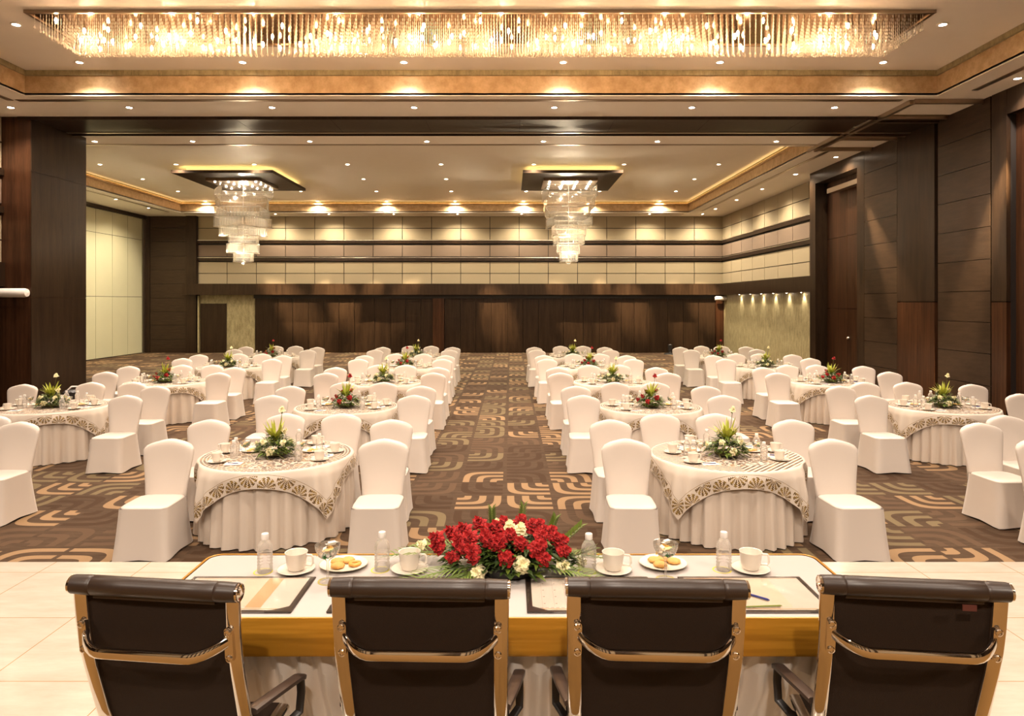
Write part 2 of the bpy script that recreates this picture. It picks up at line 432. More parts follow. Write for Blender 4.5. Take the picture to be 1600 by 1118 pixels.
# beam
b = MB(); b.box(-10.9, XR, D1, D2, ZC - .05, ZC - .005); b.box(-10.9, XR, D1 - .02, D1, ZC - .07, ZC, 1); b.box(-10.9, XR, D2, D2 + .03, ZC - .08, ZC, 1)
for k in range(9): b.box(-8.2 + 2.1*k, -8.19 + 2.1*k, D1, D2, ZC - .052, ZC - .05, 2)
b.box(-10.9, XR, D2 - .22, D2 - .14, ZC - .065, ZC - .05, 3)
o = struct(b.build('ceiling_beam', [M['wood'], M['wood'], M['groove'], M['alu']], smooth=False)); tag(o, 'dark veneered beam crossing the ceiling between the two coffers', 'beam')
# right-hand parking bay of the folding partition
b = MB(); xa, xb = C2[1], XR - .01; ya, yb = F*HS/316, F*HS/240; t = .07
b.box(xa - t, xa + .02, ya, yb, ZC - .09, ZC - .0); b.box(xa - .2, xa - .16, D1, yb + .1, ZC - .085, ZC - .0)
b.box(xa, xb, ya - t, ya, ZC - .09, ZC); 
for px in (293, 287, 265, 259, 242):
    y = F * HS / px; b.box(xa, xb, y - .04, y + .04, ZC - .10, ZC - .0)
struct(b.build('trim_6', M['steel'], smooth=False))
b = MB(); b.box(xa + .02, xb, ya + .03, F*HS/295, ZC - .03, ZC - .001); b.box(xa + .02, xb, F*HS/257, F*HS/244, ZC - .03, ZC - .001)
struct(b.build('trim_7', M['white'], smooth=False))

# ---- back wall
def hz(py): return EYE + (HY - py) * YB / F       # height on the back wall
xb0, xb1 = X(310, YB), XR2
b = MB(); b.box(-18.2, 11.2, YB, YB + .25, 0, ZC, 1)
P = (xb1 - xb0) / 18
rows = [(338.5, 356, 0), (357, 375, 0), (383, 400.5, 2), (409.5, 426.5, 0), (427.5, 443, 0)]
for t_, bt, mi in rows:
    for k in range(18): b.box(xb0 + k*P + .015, xb0 + (k+1)*P - .015, YB - .05, YB, hz(bt), hz(t_), mi)
for t_, bt in ((376, 380.5), (403, 407.5)):
    b.box(xb0, xb1, YB - .10, YB, hz(bt), hz(t_), 3)
    b.box(xb0, xb1, YB - .12, YB, hz(t_), hz(t_) + .03, 4)
# fascia
xf0 = X(292, YB)
b.box(xf0, xb1, YB - .5, YB, hz(460.5), hz(443.5), 3)
struct(b.build('wall_back', [M['panel'], M['groove'], M['panelm'], M['wood'], M['alu']], smooth=False))
# left veneer section of the back wall
b = MB(); zz = [hz(334)] + [hz(v) for v in (356.5, 378, 400.5, 421.5, 443.5, 465.8, 486.7, 508, 530)] + [0]
b.box(XL2, X(236, YB), YB - .12, YB, 0, ZC, 1)
for a_, c_ in zip(zz[:-1], zz[1:]): b.box(X(236.5, YB), X(293, YB), YB - .10, YB, c_ + .012, a_, 0)
b.box(X(294, YB), X(310, YB), YB - .25, YB, 0, ZC, 1)
struct(b.build('wall_back_left', [M['woodg'], M['wood']], smooth=False))
# lower part: cream return with door, veneer panels
b = MB()
b.box(X(313, YB), X(400, YB), YB - .06, YB, 0, hz(460.5), 0)
struct(b.build('wall_back_lower', [M['wallpaper']], smooth=False))
b = MB(); b.box(X(315, YB), X(355, YB), YB - .12, YB - .06, 0, hz(474), 0)
b.box(X(311.5, YB), X(314, YB), YB - .2, YB - .05, 0, hz(462), 1)
struct(b.build('door_1', [M['wood'], M['wallpaper']], smooth=False))
b = MB(); px = [400, 436, 459, 483.5, 507.5, 531, 555, 586, 611, 634.5, 658, 677, 695, 720, 744, 768, 793, 817, 841, 880, 911, 936, 970, 990, 1014, 1042, 1066, 1090, 1116]
rv = random.Random(3)
for k, (p, q) in enumerate(zip(px[:-1], px[1:])):
    fr = .16 if (p, q) != (677, 695) else .30
    # leaves of the folding wall stand at very slightly different angles
    dy = rv.uniform(-.012, .012)
    x0, x1 = X(p, YB) + .008, X(q, YB) - .008
    b.add([(x0, YB - fr - dy, 0), (x1, YB - fr + dy, 0), (x1, YB, 0), (x0, YB, 0), (x0, YB - fr - dy, hz(466)), (x1, YB - fr + dy, hz(466)), (x1, YB, hz(466)), (x0, YB, hz(466))],
          [(0,3,2,1),(4,5,6,7),(0,1,5,4),(1,2,6,5),(2,3,7,6),(3,0,4,7)], 0 if fr < .2 else 1)
b.box(X(1116.5, YB), X(1132, YB), YB - .3, YB, 0, hz(461), 1); b.box(X(400, YB), X(1116, YB), YB - .3, YB, hz(466), hz(460.5), 2)
struct(b.build('wall_back_veneer', [M['wood'], M['woodr'], M['groove']], smooth=False))

# ---- right wall, fabric section
b = MB(); y0 = YD - .2
b.box(XR2, XR2 + .25, y0, YB, 0, ZC, 1)
n = 7; dy = 1.36
ys = [YB - dy*k for k in range(0, 9)]; 
for t_, bt, mi in rows:
    for k in range(8):
        b.box(XR2 - .05, XR2, ys[k+1] + .015, ys[k] - .015, hz(bt), hz(t_), mi)
for t_, bt in ((376, 380.5), (403, 407.5)):
    b.box(XR2 - .10, XR2, y0, YB, hz(bt), hz(t_), 3); b.box(XR2 - .12, XR2, y0, YB, hz(t_), hz(t_) + .03, 4)
b.box(XR2 - .35, XR2, y0, YB, hz(460.5), hz(443.5), 3)
b.box(XR2 - .06, XR2, y0, YB, 0, hz(460.5), 5)
struct(b.build('wall_right_fabric', [M['panel'], M['groove'], M['panelm'], M['wood'], M['alu'], M['wallpaper']], smooth=False))
# ---- right wall, veneer section
def DY(px): return XR * F / (px - VX)
yP1, yP0 = DY(1274), DY(1339)                   # portal opening far/near
zop = EYE + (HY - 262) * DY(1338) / F           # opening height
b = MB()
b.box(XR, XR2 + .5, yP1, YD, 0, ZC, 0)            # far jamb
b.box(XR, XR2 + .5, yP0, yP1, zop, ZC, 0)         # header
b.box(XR + .45, XR2 + .5, yP0, yP1, 0, zop, 3)    # backing behind the leaves
b.box(XR, XR2 + .3, DY(1350), yP0, 0, ZC, 0)
segs = [(1350, 1402, True), (1402, 1460.5, False), (1465, 1548, True), (1549.5, 1573, False)]
b.box(XR + .08, XR2 + .3, DY(1573), DY(1350), 0, ZC, 3)
zs = [EYE + v for v in (4.1, 3.45, 2.80, 2.16, 1.51, .86, .22, -.41, -1.04, -1.68, -2.4)]
for p, q, seam in segs:
    if seam:
        for a_, c_ in zip(zs[:-1], zs[1:]): b.box(XR, XR + .08, DY(q) + .012, DY(p) - .012, c_ + .012, a_, 1)
    else:
        b.box(XR - .005, XR + .08, DY(q) + .004, DY(p) - .004, EYE + .02, ZC, 0); b.box(XR - .005, XR + .08, DY(q) + .004, DY(p) - .004, 0, EYE, 2)
yq = DY(1573)
b.box(XR, XR2 + .5, 10.6, yq, EYE + 3.62, ZC, 0)             # header of the near portal
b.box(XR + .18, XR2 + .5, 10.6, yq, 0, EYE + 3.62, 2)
b.box(XR, XR2 + .5, YBK, 10.6, 0, ZC, 0)
struct(b.build('wall_right', [M['wood'], M['woodg'], M['woodr'], M['groove']], smooth=False))
# door leaves in the portal
for k in range(2):
    b = MB(); ya_ = yP0 + .02 + (yP1 - yP0 - .04) * k / 2; yb_ = ya_ + (yP1 - yP0 - .04) / 2 - .012
    for z0, z1 in ((0, 2.2), (2.21, 4.35), (4.36, zop - .01)): b.box(XR + .36, XR + .42, ya_, yb_, z0 + .005, z1, 0)
    d = struct(b.build('door_%d' % (2 + k), M['woodr'], smooth=False))
    if k == 0: mb = MB(); mb.ball((XR + .33, yb_ - .12, 1.35), .045, 10, 6); mb.build('door_handle', M['alu'], d)
b = MB(); b.box(XR + .05, XR + .25, yP0 + .1, yP0 + 1.9, zop - .42, zop - .28); 
struct(b.build('trim_8', M['steel'], smooth=False))

# ---- left column and near left wall
b = MB(); yc0 = D1; yc1 = D2 + .55
b.box(XL1 - .1, -10.62, yc0, yc1, 0, ZC, 1)
xc = -10.62
for z0, z1 in ((0, 2.5), (2.51, 5.3), (5.31, ZC)): b.box(xc, xc + .02, yc0 + .003, yc1, z0, z1, 0)
struct(b.build('column', [M['wood'], M['woodr']], smooth=False)); tag(COL.objects['column'], 'dark veneered column at the left end of the ceiling beam', 'column')
b = MB(); b.box(XL1 - .2, XL1, YBK, yc0, 0, ZC, 3)
for t_, bt, mi in rows:
    for k in range(12): b.box(XL1, XL1 + .05, yc0 - 1.5*(k+1) + .015, yc0 - 1.5*k - .015, hz(bt), hz(t_), mi)
for t_, bt in ((376, 380.5), (403, 407.5)): b.box(XL1, XL1 + .1, YBK, yc0, hz(bt), hz(t_), 3)
b.box(XL1, XL1 + .12, YBK, yc0, hz(460.5), hz(443.5), 3)
struct(b.build('wall_left_near', [M['panel'], M['groove'], M['panelm'], M['wood']], smooth=False))
# ---- far left folding wall
b = MB(); b.box(XL2 - .3, XL2 - .02, yc1 - 2, YB, 0, ZC, 1)
k = 0; y = YB - .35
while y > yc1:
    for z0, z1 in ((.03, EYE + .24), (EYE + .26, EYE + 2.93), (EYE + 2.95, ZC - .16)): b.box(XL2 - .02, XL2, y - 1.2 + .012, y - .012, z0, z1, 0)
    y -= 1.2
b.box(XL2 - .02, XL2 + .12, yc1, YB, ZC - .15, ZC, 2); b.box(XL2 - .02, XL2 + .03, YB - .33, YB - .1, 0, ZC - .15, 3)
struct(b.build('wall_left', [M['leafwall'], M['groove'], M['wood'], M['alu']], smooth=False))
b = MB(); b.box(XL2 - .3, XL1 - .1, yc1 - .2, yc1, 0, ZC)
struct(b.build('wall_left_return', M['panel'], smooth=False))
b = MB(); b.box(XL1 - .2, XR + .5, YBK - .2, YBK, 0, ZC, 0)
for k in range(12): b.box(XL1 + .2 + 1.74*k, XL1 + 1.2 + 1.74*k, YBK, YBK + .05, .4, 5.9, 1)  # unseen cream panels added for bright bands in the chrome reflections
struct(b.build('wall_rear', [M['wood'], M['panel'], M['gold']], smooth=False))

# small white wall speakers
def pod(loc, rz, label):
    b = MB(); prof = [(.001, -.38), (.085, -.36), (.10, -.30), (.10, .30), (.085, .36), (.001, .38)]
    t = thing('wall_speaker', label, 'speaker', loc, rz, 'white wall speakers')
    b.loft([[(z, r*math.cos(2*PI*j/16), r*math.sin(2*PI*j/16)) for j in range(16)] for r, z in prof]); b.build('housing', M['whitepl'], t)
    b = MB(); b.box(-.05, .05, .02, .15, -.03, .03); b.build('bracket', M['alu'], t)
pod((X(1128, YB - .5), YB - .65, hz(466)), 0, 'white cylindrical wall speaker at the far right corner under the dark fascia')
pod((X(-2, 14.6), 14.95, EYE + (HY - 457) * 14.7 / F), 0, 'white cylindrical speaker fixed to the dark column at the left edge')

# ------------------------------------------------------------------ downlights
b = MB(); b.lathe([(.085, 0), (.085, -.012), (.062, -.014), (.055, 0)], 20, caps=False)
DL_R = b.mesh('ring', M['whitepl'])
b = MB(); b.lathe([(.056, -.004), (.001, -.002)], 16, caps=False); DL_L = b.mesh('lens', M['lamp'])
SPOTS = {}
def spot(key, power, col, size, rad):
    l = bpy.data.lights.new('spot_' + key, 'SPOT'); l.energy = power; l.color = col; l.spot_size = math.radians(size); l.spot_blend = 1.0; l.shadow_soft_size = rad
    SPOTS[key] = l
spot('near', 120, (1,.85,.71), 128, .07)
spot('rear', 380, (1,.86,.72), 155, .10)  # added fill from behind the camera for chair backs and table skirt
spot('stage', 150, (1,.85,.72), 100, .10)
spot('far', 85, (1,.87,.67), 150, .06)
spot('wash', 125, (1,.86,.62), 150, .06)
spot('beam', 2900, (1,.78,.50), 17, .04)  # narrow lamp added to make the soft glows on the veneer
ORD = ['first','second','third','fourth','fifth','sixth','seventh','eighth','ninth','tenth','eleventh','twelfth']
def downlight(x, y, z, label, kind, grp, aim=None):
    t = thing('downlight', label, 'downlight', (x, y, z), 0, grp)
    obj('ring', DL_R, t, (0, 0, 0)); obj('lens', DL_L, t, (0, 0, 0))
    lo = bpy.data.objects.new('downlight_lamp', SPOTS[kind]); COL.objects.link(lo); lo.location = (0, 0, -.05); lo.parent = t
    if kind == 'stage': lo.rotation_euler = (math.radians(48), 0, 0)  # added fill, tilted at the hall to brighten the chair fronts
    if aim:      # extra lamp added to the fixture, aimed to put glow on the veneer
        lo = bpy.data.objects.new('added_beam_lamp', SPOTS['beam']); COL.objects.link(lo); lo.location = (0, 0, -.05); lo.parent = t
        lo.rotation_euler = (Vector(aim) - Vector((x, y, z))).to_track_quat('-Z', 'Y').to_euler()
AIMS = {(321,314):(460,490),(496,314):(508,490),(604,314):(576,495),(711,314):(616,490),(818,314):(890,495),(922,314):(945,490),(1031,314):(1065,500),
        (278,298):(468,485),(470,298):(540,480),(937,298):(990,490),(1056,298):(1105,480),(705,298):(780,500)}
def rowl(pxs, py, h, desc, kind, grp):
    d = F * h / (HY - py)
    for k, p in enumerate(pxs):
        downlight(X(p, d), d, EYE + h, 'round ceiling downlight, %s from left in %s' % (ORD[k], desc), kind, grp, (X(AIMS[(p, int(py))][0], YB), YB, hz(AIMS[(p, int(py))][1])) if (p, int(py)) in AIMS else None)
G = 'recessed ceiling downlights'
rowl([124, 379, 631, 880, 1125, 1380], 97, 4.6, 'the row under the long crystal chandelier', 'near', G)
rowl([25, 1473], 38, 4.6, 'the pair beside the ends of the long chandelier', 'near', G)
rowl([17, 202, 425, 647, 866, 1081, 1304], 167.5, 4.1, 'the soffit row before the dark beam', 'near', G)
downlight(X(1590, F*HS/350), F*HS/350, ZC, 'round ceiling downlight at the right edge above the veneer wall', 'near', G, (XR, DY(1506), EYE - .3))
for (x, y) in ((-7.5, 8.3), (-4.5, 7.6), (-1.5, 7.6), (1.5, 7.6), (4.5, 7.6), (7.0, 8.3), (-7.5, 5), (-3, 5), (0, 5), (3, 5), (7, 5)):  # rows out of view, added to light the stage and hall front
    downlight(x, y, ZH, 'unseen round ceiling downlight added in the near coffer above the stage front', 'near', 'downlights above the stage')
for (x, y) in ((-7, .5), (-3.3, .5), (0, .5), (3.3, .5), (7, .5), (-5, -2.8), (0, -2.8), (5, -2.8)):  # out of view, added as fill for the stage and the chair fronts
    downlight(x, y, ZC, 'unseen fill downlight added in the soffit above the stage', 'stage' if y > 0 else 'rear', 'added fill downlights above the stage rear')
rowl([148, 301, 484, 667, 849, 1027, 1213], 220.5, 4.1, 'the soffit row behind the dark beam', 'far', G)
rowl([156, 275, 397, 543, 689, 834, 975, 1123], 256.5, 4.6, 'the nearest row of the far coffer', 'far', G)
rowl([223, 568, 697, 1085], 279.5, 4.6, 'the second row of the far coffer', 'far', G)
rowl([278, 470, 588, 705, 822, 937, 1056], 298.5, 4.6, 'the third row of the far coffer', 'far', G)
rowl([321, 496, 604, 711, 818, 922, 1031], 314, 4.6, 'the last row of the far coffer', 'far', G)
for k, p in enumerate([430, 514, 615, 715, 815, 914, 1015, 1098]):
    yy = YB - .95
    downlight(X(p, yy), yy, ZC, 'round ceiling downlight, %s from left in the row washing the back wall' % ORD[k], 'wash', G)
for k, (p, q) in enumerate([(117, 292), (181, 311), (232, 324.5)]):
    d = F * HS / (HY - q); downlight(X(p, d), d, ZC, 'round ceiling downlight, %s in the soffit row beside the cream folding wall' % ORD[k], 'wash', G)
for k, (p, q) in enumerate([(1306, 245), (1243, 272), (1191, 295), (1151, 312), (1118, 326)]):
    d = F * HS / (HY - q); downlight(X(p, d), d, ZC, 'round ceiling downlight, %s in the soffit row along the right wall' % ORD[k], 'wash', G, (XR, DY(1425), EYE - .6) if k == 0 else (XR, DY(1368), EYE - 1.2) if k == 1 else None)
# six tiny lights under the fascia of the right fabric wall
ms = bpy.data.lights.new('fascia_spot', 'SPOT'); ms.energy = 9; ms.color = (1,.88,.68); ms.spot_size = math.radians(80); ms.spot_blend = .8; ms.shadow_soft_size = .02
for k, p in enumerate([1155, 1172, 1189, 1208, 1229, 1252]):
    xq = XR2 - .17; y = xq * F / (p - VX); z = hz(460.5)
    t = thing('fascia_light', 'tiny spot under the dark fascia on the textured right wall, %s from the far corner' % ORD[k], 'spotlight', (xq, y, z), 0, 'spots under the right fascia')
    mb = MB(); mb.lathe([(.045, 0), (.045, -.02), (.035, -.02)], 14); mb.build('rim', M['alu'], t)
    mb = MB(); mb.lathe([(.034, -.021), (.001, -.022)], 12, caps=False); mb.build('lens', M['lamp'], t)
    lo = bpy.data.objects.new('fascia_lamp', ms); COL.objects.link(lo); lo.location = (0, 0, -.05); lo.rotation_euler = (0, math.radians(-18), 0); lo.parent = t

# LED strip high in the far coffer
b = MB(); x0, x1, y0, y1 = C2
b.box(x0 + .02, x1 - .02, y1 - .045, y1 - .015, ZC + .385, ZC + .40); b.box(x0 + .015, x0 + .045, y0, y1, ZC + .385, ZC + .40); b.box(x1 - .045, x1 - .015, y0, y1, ZC + .385, ZC + .40); b.box(x0 + .02, x1 - .02, y0 + .015, y0 + .045, ZC + .385, ZC + .40)
led_o = tag(b.build('cove_light', M['led'], smooth=False), 'thin golden cove light along the top edge of the far ceiling coffer', 'cove light')

b = MB()
for x_a, x_b, y_a, y_b in ((x0, x1, y1 - .10, y1), (x0, x1, y0, y0 + .10), (x0, x0 + .10, y0, y1), (x1 - .10, x1, y0, y1)): b.box(x_a, x_b, y_a, y_b, ZC + .36, ZC + .38)
for x_a, x_b, y_a, y_b in ((x0 + .1, x1 - .1, y1 - .10, y1 - .09), (x0 + .1, x1 - .1, y0 + .09, y0 + .10), (x0 + .09, x0 + .10, y0 + .09, y1 - .09), (x1 - .10, x1 - .09, y0 + .09, y1 - .09)): b.box(x_a, x_b, y_a, y_b, ZC + .38, ZC + .41)
struct(b.build('trim_9', M['gold'], smooth=False))
# ------------------------------------------------------------------ long bead chandelier
def long_chandelier():
    yn, yf = F*4.6/455.0, F*4.6/405.0; x0, x1 = X(45, yn), X(1455, yn)
    cx, cy = (x0 + x1)/2, (yn + yf)/2; hw, hd = (x1 - x0)/2, (yf - yn)/2
    t = thing('chandelier', 'very long rectangular bead chandelier glowing amber along the near ceiling', 'chandelier', (cx, cy, ZH))
    b = MB(); b.box(-hw, hw, -hd, hd, -.03, 0); b.build('canopy', simple('mirror_canopy', (.30,.20,.12), .12, 1.0), t, smooth=False)
    b = MB(); w = .05
    b.box(-hw - w, hw + w, -hd - w, -hd, -.05, 0); b.box(-hw - w, hw + w, hd, hd + w, -.05, 0); b.box(-hw - w, -hw, -hd, hd, -.05, 0); b.box(hw, hw + w, -hd, hd, -.05, 0)
    b.build('canopy_frame', M['steel'], t, smooth=False)
    def strand(mb, x, y, L, r=.0075):
        z = -.03; n = max(4, int(L / .055)); pr = []
        for k in range(n):
            za = z - L * k / n; zb = z - L * (k + 1) / n
            pr += [(.0025, za), (r, (za + zb) / 2)]
        pr += [(.0025, z - L), (.022, z - L - .045), (.013, z - L - .062), (.001, z - L - .066)]
        mb.lathe(pr[::-1], 4, (x, y, 0), caps=False)
    rr = random.Random(5)
    rows_ = 10; cols = 150; cells = []
    for j in range(rows_):
        y = -hd + .06 + (2*hd - .12) * j / (rows_ - 1)
        for i in range(cols):
            x = -hw + .05 + (2*hw - .1) * (i + .5 * (j % 2)) / (cols - .5)
            e = min(hw - abs(x), 9); ey = min(hd - abs(y), 9)
            L = min(.62 - .46 * (y + hd) / (2*hd), .14 + .62*e) + rr.uniform(-.02, .01)
            cells.append((x, y, L, j))
    front = [c for c in cells if c[3] == 0][25:-25]
    fs = set(id(c) for c in front)
    for c in front:
        mb = MB(); strand(mb, *c[:3]); mb.build('crystal_strand', M['bead'], t)
    mb = MB()
    for c in cells:
        if id(c) not in fs: strand(mb, *c[:3])
    o = mb.build('crystal_strands', M['bead'], t); o['kind'] = 'stuff'
    # bulbs
    mb = MB(); mb.lathe([(.004, .05), (.016, .03), (.023, 0), (.016, -.03), (.002, -.055)], 8, caps=False); bm_ = mb.mesh('bulb', M['bulb'])
    hs = MB(); hs.lathe([(.010, .16), (.010, .05), (.014, .04)], 6); hm = hs.mesh('socket', M['steel'])
    pl = bpy.data.lights.new('chandelier_lamp', 'POINT'); pl.energy = 11.0; pl.color = (1,.60,.32); pl.shadow_soft_size = .02
    k = 0
    for j in range(4):
        for i in range(30):
            x = -hw + .35 + (2*hw - .7) * (i + (.37*j) % 1) / 30; y = -hd + .12 + (2*hd - .24) * j / 3; z = -.10 - (.42 - .12*j) * (((i*7 + j*3) % 5) / 5)
            z = max(z, -.10 - .5*(hw - abs(x)))
            bb = obj('bulb', bm_, t, (x, y, z)); obj('socket', hm, bb)
            k += 1
            if j == 1 and i % 3 == 0:
                lo = bpy.data.objects.new('chandelier_lamp', pl); COL.objects.link(lo); lo.location = (x + .15, y, -.25); lo.parent = t
long_chandelier()

# ------------------------------------------------------------------ tiered crystal chandeliers
def tier_chandelier(px0, px1, py0, py1, cpx, cpy, rots, sizes, label):
    h = 4.35; dn, df = F*h/(HY - py0), F*h/(HY - py1)
    x0, x1 = X(px0, dn), X(px1, dn); cx, cy = (x0 + x1)/2, (dn + df)/2; w, d = (x1 - x0)/2, (df - dn)/2
    t = thing('crystal_chandelier', label, 'chandelier', (cx, cy, ZH))
    zb = EYE + h - ZH
    b = MB(); b.box(-w, w, -d, d, zb, zb + .10); b.build('wooden_canopy', M['wood'], t, smooth=False)
    b = MB(); b.box(-w + .35, w - .35, -d + .35, d - .35, zb + .10, 0); b.build('canopy_mount', M['white'], t, smooth=False)
    b = MB(); e = .22
    b.box(-w + e, w - e, -d + e, -d + e + .03, zb + .10, zb + .14); b.box(-w + e, w - e, d - e - .03, d - e, zb + .10, zb + .14)
    b.box(-w + e, -w + e + .03, -d + e, d - e, zb + .10, zb + .14); b.box(w - e - .03, w - e, -d + e, d - e, zb + .10, zb + .14)
    b.build('glow_strip', emit('canopy_back_glow', (1,.66,.22), 2), t, smooth=False)
    q = .95; b = MB(); b.box(-q, q, -q, q, zb - .10, zb); b.build('mirror_plate', M['steel'], t, smooth=False)
    mb = MB(); mb.lathe([(.03, 0), (.03, -.02), (.001, -.022)], 10, caps=False); sm = mb.mesh('canopy_spot', M['spark'])
    for i in range(4):
        for j in range(4): obj('canopy_spot', sm, t, (-.72 + .48*i, -.72 + .48*j, zb - .10))
    z = zb - .22; rr = random.Random(int(cx*10) % 97)
    for k, (rot, s, hh) in enumerate(zip(rots, [q_[0] for q_ in sizes], [q_[1] for q_ in sizes])):
        b = MB(); n = max(6, int(s / .055)); c, sn = math.cos(rot), math.sin(rot)
        def P_(x, y, z): return (x*c - y*sn, x*sn + y*c, z)
        for side in range(4):
            for i in range(n):
                u = -s + 2*s*(i + .5)/n; v = s
                for _ in range(side): u, v = -v, u
                ww = s / n * .93; tt = .012; jz = rr.uniform(0, .01)
                a0, a1 = (ww, tt) if side % 2 == 0 else (tt, ww)
                pts = []
                for zz_ in (z - hh + jz, z):
                    pts += [P_(u - a0, v - a1, zz_), P_(u + a0, v - a1, zz_), P_(u + a0*.3, v + a1*.3 if False else v + a1, zz_), P_(u - a0, v + a1, zz_)]
                b.add(pts, [(0,3,2,1),(4,5,6,7),(0,1,5,4),(1,2,6,5),(2,3,7,6),(3,0,4,7)], 0)
        # frame lines top and bottom and inner spacer row
        for zz_ in (z, z - hh):
            for a_, b_ in (((-s, -s), (s, -s)), ((s, -s), (s, s)), ((s, s), (-s, s)), ((-s, s), (-s, -s))):
                b.tube([P_(*a_, zz_), P_(*b_, zz_)], .008, 4, 1)
        # sparkling drops inside the tier
        for _ in range(int(26 * s) + 6):
            b.ball(P_(rr.uniform(-s, s)*.95, rr.uniform(-s, s)*.95, z - rr.uniform(.1, .9)*hh), .018, 5, 4, 1.2, 0)
        b.build('crystal_tier', [M['cryst'], M['alu']], t, smooth=False)
        z -= hh * .93
    mb = MB(); mb.ball((0, 0, z - .04), .10, 8, 5, .8); mb.build('crystal_ball', M['cryst'], t, smooth=False)
    mb = MB(); mb.tube([(0, 0, zb), (0, 0, z)], .012, 6); mb.build('suspension_rod', M['alu'], t)
    pl = bpy.data.lights.new('tier_lamp', 'POINT'); pl.energy = 45; pl.color = (1,.88,.68); pl.shadow_soft_size = .02
    pb = bpy.data.lights.new('tier_base_fill', 'POINT'); pb.energy = 90; pb.color = (1,.86,.64); pb.shadow_soft_size = .02  # added low inside the tiers to brighten the far ceiling
    for zz_ in (-.6, -1.3, -2.1, -2.75):
        lo = bpy.data.objects.new('tier_lamp', pl if zz_ > -2 else pb); COL.objects.link(lo); lo.location = (0, 0, zz_); lo.parent = t
SZ = [(.86, .40), (.84, .40), (.78, .36), (.70, .34), (.60, .34), (.48, .33), (.40, .33), (.30, .33)]
tier_chandelier(817, 974, 270, 298, 0, 0, [.10, .02, -.14, .16, -.05, .13, -.12, .06], SZ, 'tiered crystal chandelier under the right dark wooden ceiling panel')
tier_chandelier(267, 426, 270, 298, 0, 0, [.55, .30, .12, -.35, -.62, .45, -.30, .55], SZ, 'tiered crystal chandelier under the left dark wooden ceiling panel')
# ------------------------------------------------------------------ banquet chair under a stretch cover
def superring(cx, cy, z, a, bb, n=28, p=4.0):
    r = []
    for j in range(n):
        th = 2*PI*j/n; c, s = math.cos(th), math.sin(th)
        q = (abs(c)**p + abs(s)**p) ** (-1/p); r.append((cx + a*c*q, cy + bb*s*q, z))
    return r
def make_chair():
    t = thing('banquet_chair', 'x', 'chair')
    # backrest: rows from waist to the arched top
    rows = [(.40,.205,.050),(.50,.205,.046),(.60,.213,.040),(.70,.226,.036),(.80,.241,.035),(.88,.250,.037),(.93,.251,.040),(.965,.243,.042),(.99,.222,.041),(1.008,.185,.036),(1.018,.13,.026),(1.021,.06,.014)]
    b = MB(); rings = []
    for z, w, th in rows:
        tilt = .02 + .13*max(0, z - .45) + .04*max(0, z - .45)**2
        ring = superring(0, tilt, z, w, th, 28, 2.8)
        # crown is lower at the sides: arch
        ring = [(x, y - .035*(1 - (x/.25)**2)*0 + .018*(x/.25)**2*-1, zz - (.030 if z > .95 else .012 if z > .9 else 0) * (x/max(w, .01))**2) for x, y, zz in ring]
        rings.append(ring)
    b.loft(rings); o = b.build('backrest_cover', M['spandex'], t, angle=None)
    # seat cushion top
    b = MB(); cy = -.235
    rings = [superring(0, cy, .470, .226, .238, 28, 7), superring(0, cy, .488, .222, .232, 28, 6), superring(0, cy, .496, .205, .214, 28, 5), superring(0, cy, .499, .12, .13, 28, 4), superring(0, cy, .500, .02, .02, 28, 3)]
    b.loft(rings); b.build('seat_cover', M['spandex'], t, angle=None)
    # skirt flaring to the floor, pulled out at the four feet
    b = MB(); rings = []
    for k, z in enumerate([.478, .44, .36, .24, .12, .05, .008]):
        u = 1 - z/.478
        a = .228 + .030*u + .014*u*u; bb = .240 + .042*u + .020*u*u; ring = []
        for (x, y, zz) in superring(0, cy + .005*u, z, a, bb, 40, 9):
            ex, ey = abs(x)/a, abs(y - cy)/bb
            mid = 1 - min(ex, ey)           # 0 at the corner, 1 mid-side
            pull = -.020 * u * math.sin(min(1, mid)*PI/2)
            sx = (1 + pull/a) if ex >= ey else 1; sy = (1 + pull/bb) if ey > ex else 1
            ring.append((x*sx, cy + (y - cy)*sy, zz + (.018*u**4*mid)))
        rings.append(ring)
    b.loft(rings[::-1], caps=False); b.build('chair_skirt', M['spandex'], t, angle=None)
    return freeze(t)
CHAIR = make_chair()

# ------------------------------------------------------------------ tables
TR = .775; TH = .76
def make_table():
    t = thing('round_table', 'x', 'table')
    b = MB(); b.lathe([(TR - .03, TH - .035), (TR, TH - .030), (TR, TH - .008), (TR - .01, TH - .004)], 64); b.build('tabletop', M['wood'], t)
    b = MB(); b.lathe([(.30, 0), (.30, .03), (.06, .06), (.045, .10), (.045, TH - .06), (.12, TH - .036)], 24); b.build('pedestal', M['alu'], t)
    return freeze(t)
TABLE = make_table()
def skirt_mesh():
    b = MB(); n = 288; rings = []; rr = random.Random(2)
    ph = [rr.uniform(0, 2*PI) for _ in range(6)]
    for k, z in enumerate([TH - .006, TH - .02, TH - .05, .62, .50, .36, .22, .10, .012]):
        u = (TH - z) / TH; ring = []
        for j in range(n):
            a = 2*PI*j/n
            q_ = 33*a + 1.5*math.sin(5*a + ph[0]) + .9*math.sin(3*a + ph[1]); w = math.sin(q_) + .38*math.sin(2*q_ + .9)
            f = (w if w > 0 else w*.6) * (.006 + .034*u) + .012*u*math.sin(9*a + ph[2])
            r = TR + .006 + .008*u + f
            x, y = r*math.cos(a), r*math.sin(a)
            ring.append((x, y, z))
        rings.append(ring)
    b.loft(rings[::-1], caps=False)
    return b.mesh('table_skirt', M['skirt'])
SKIRT = skirt_mesh()
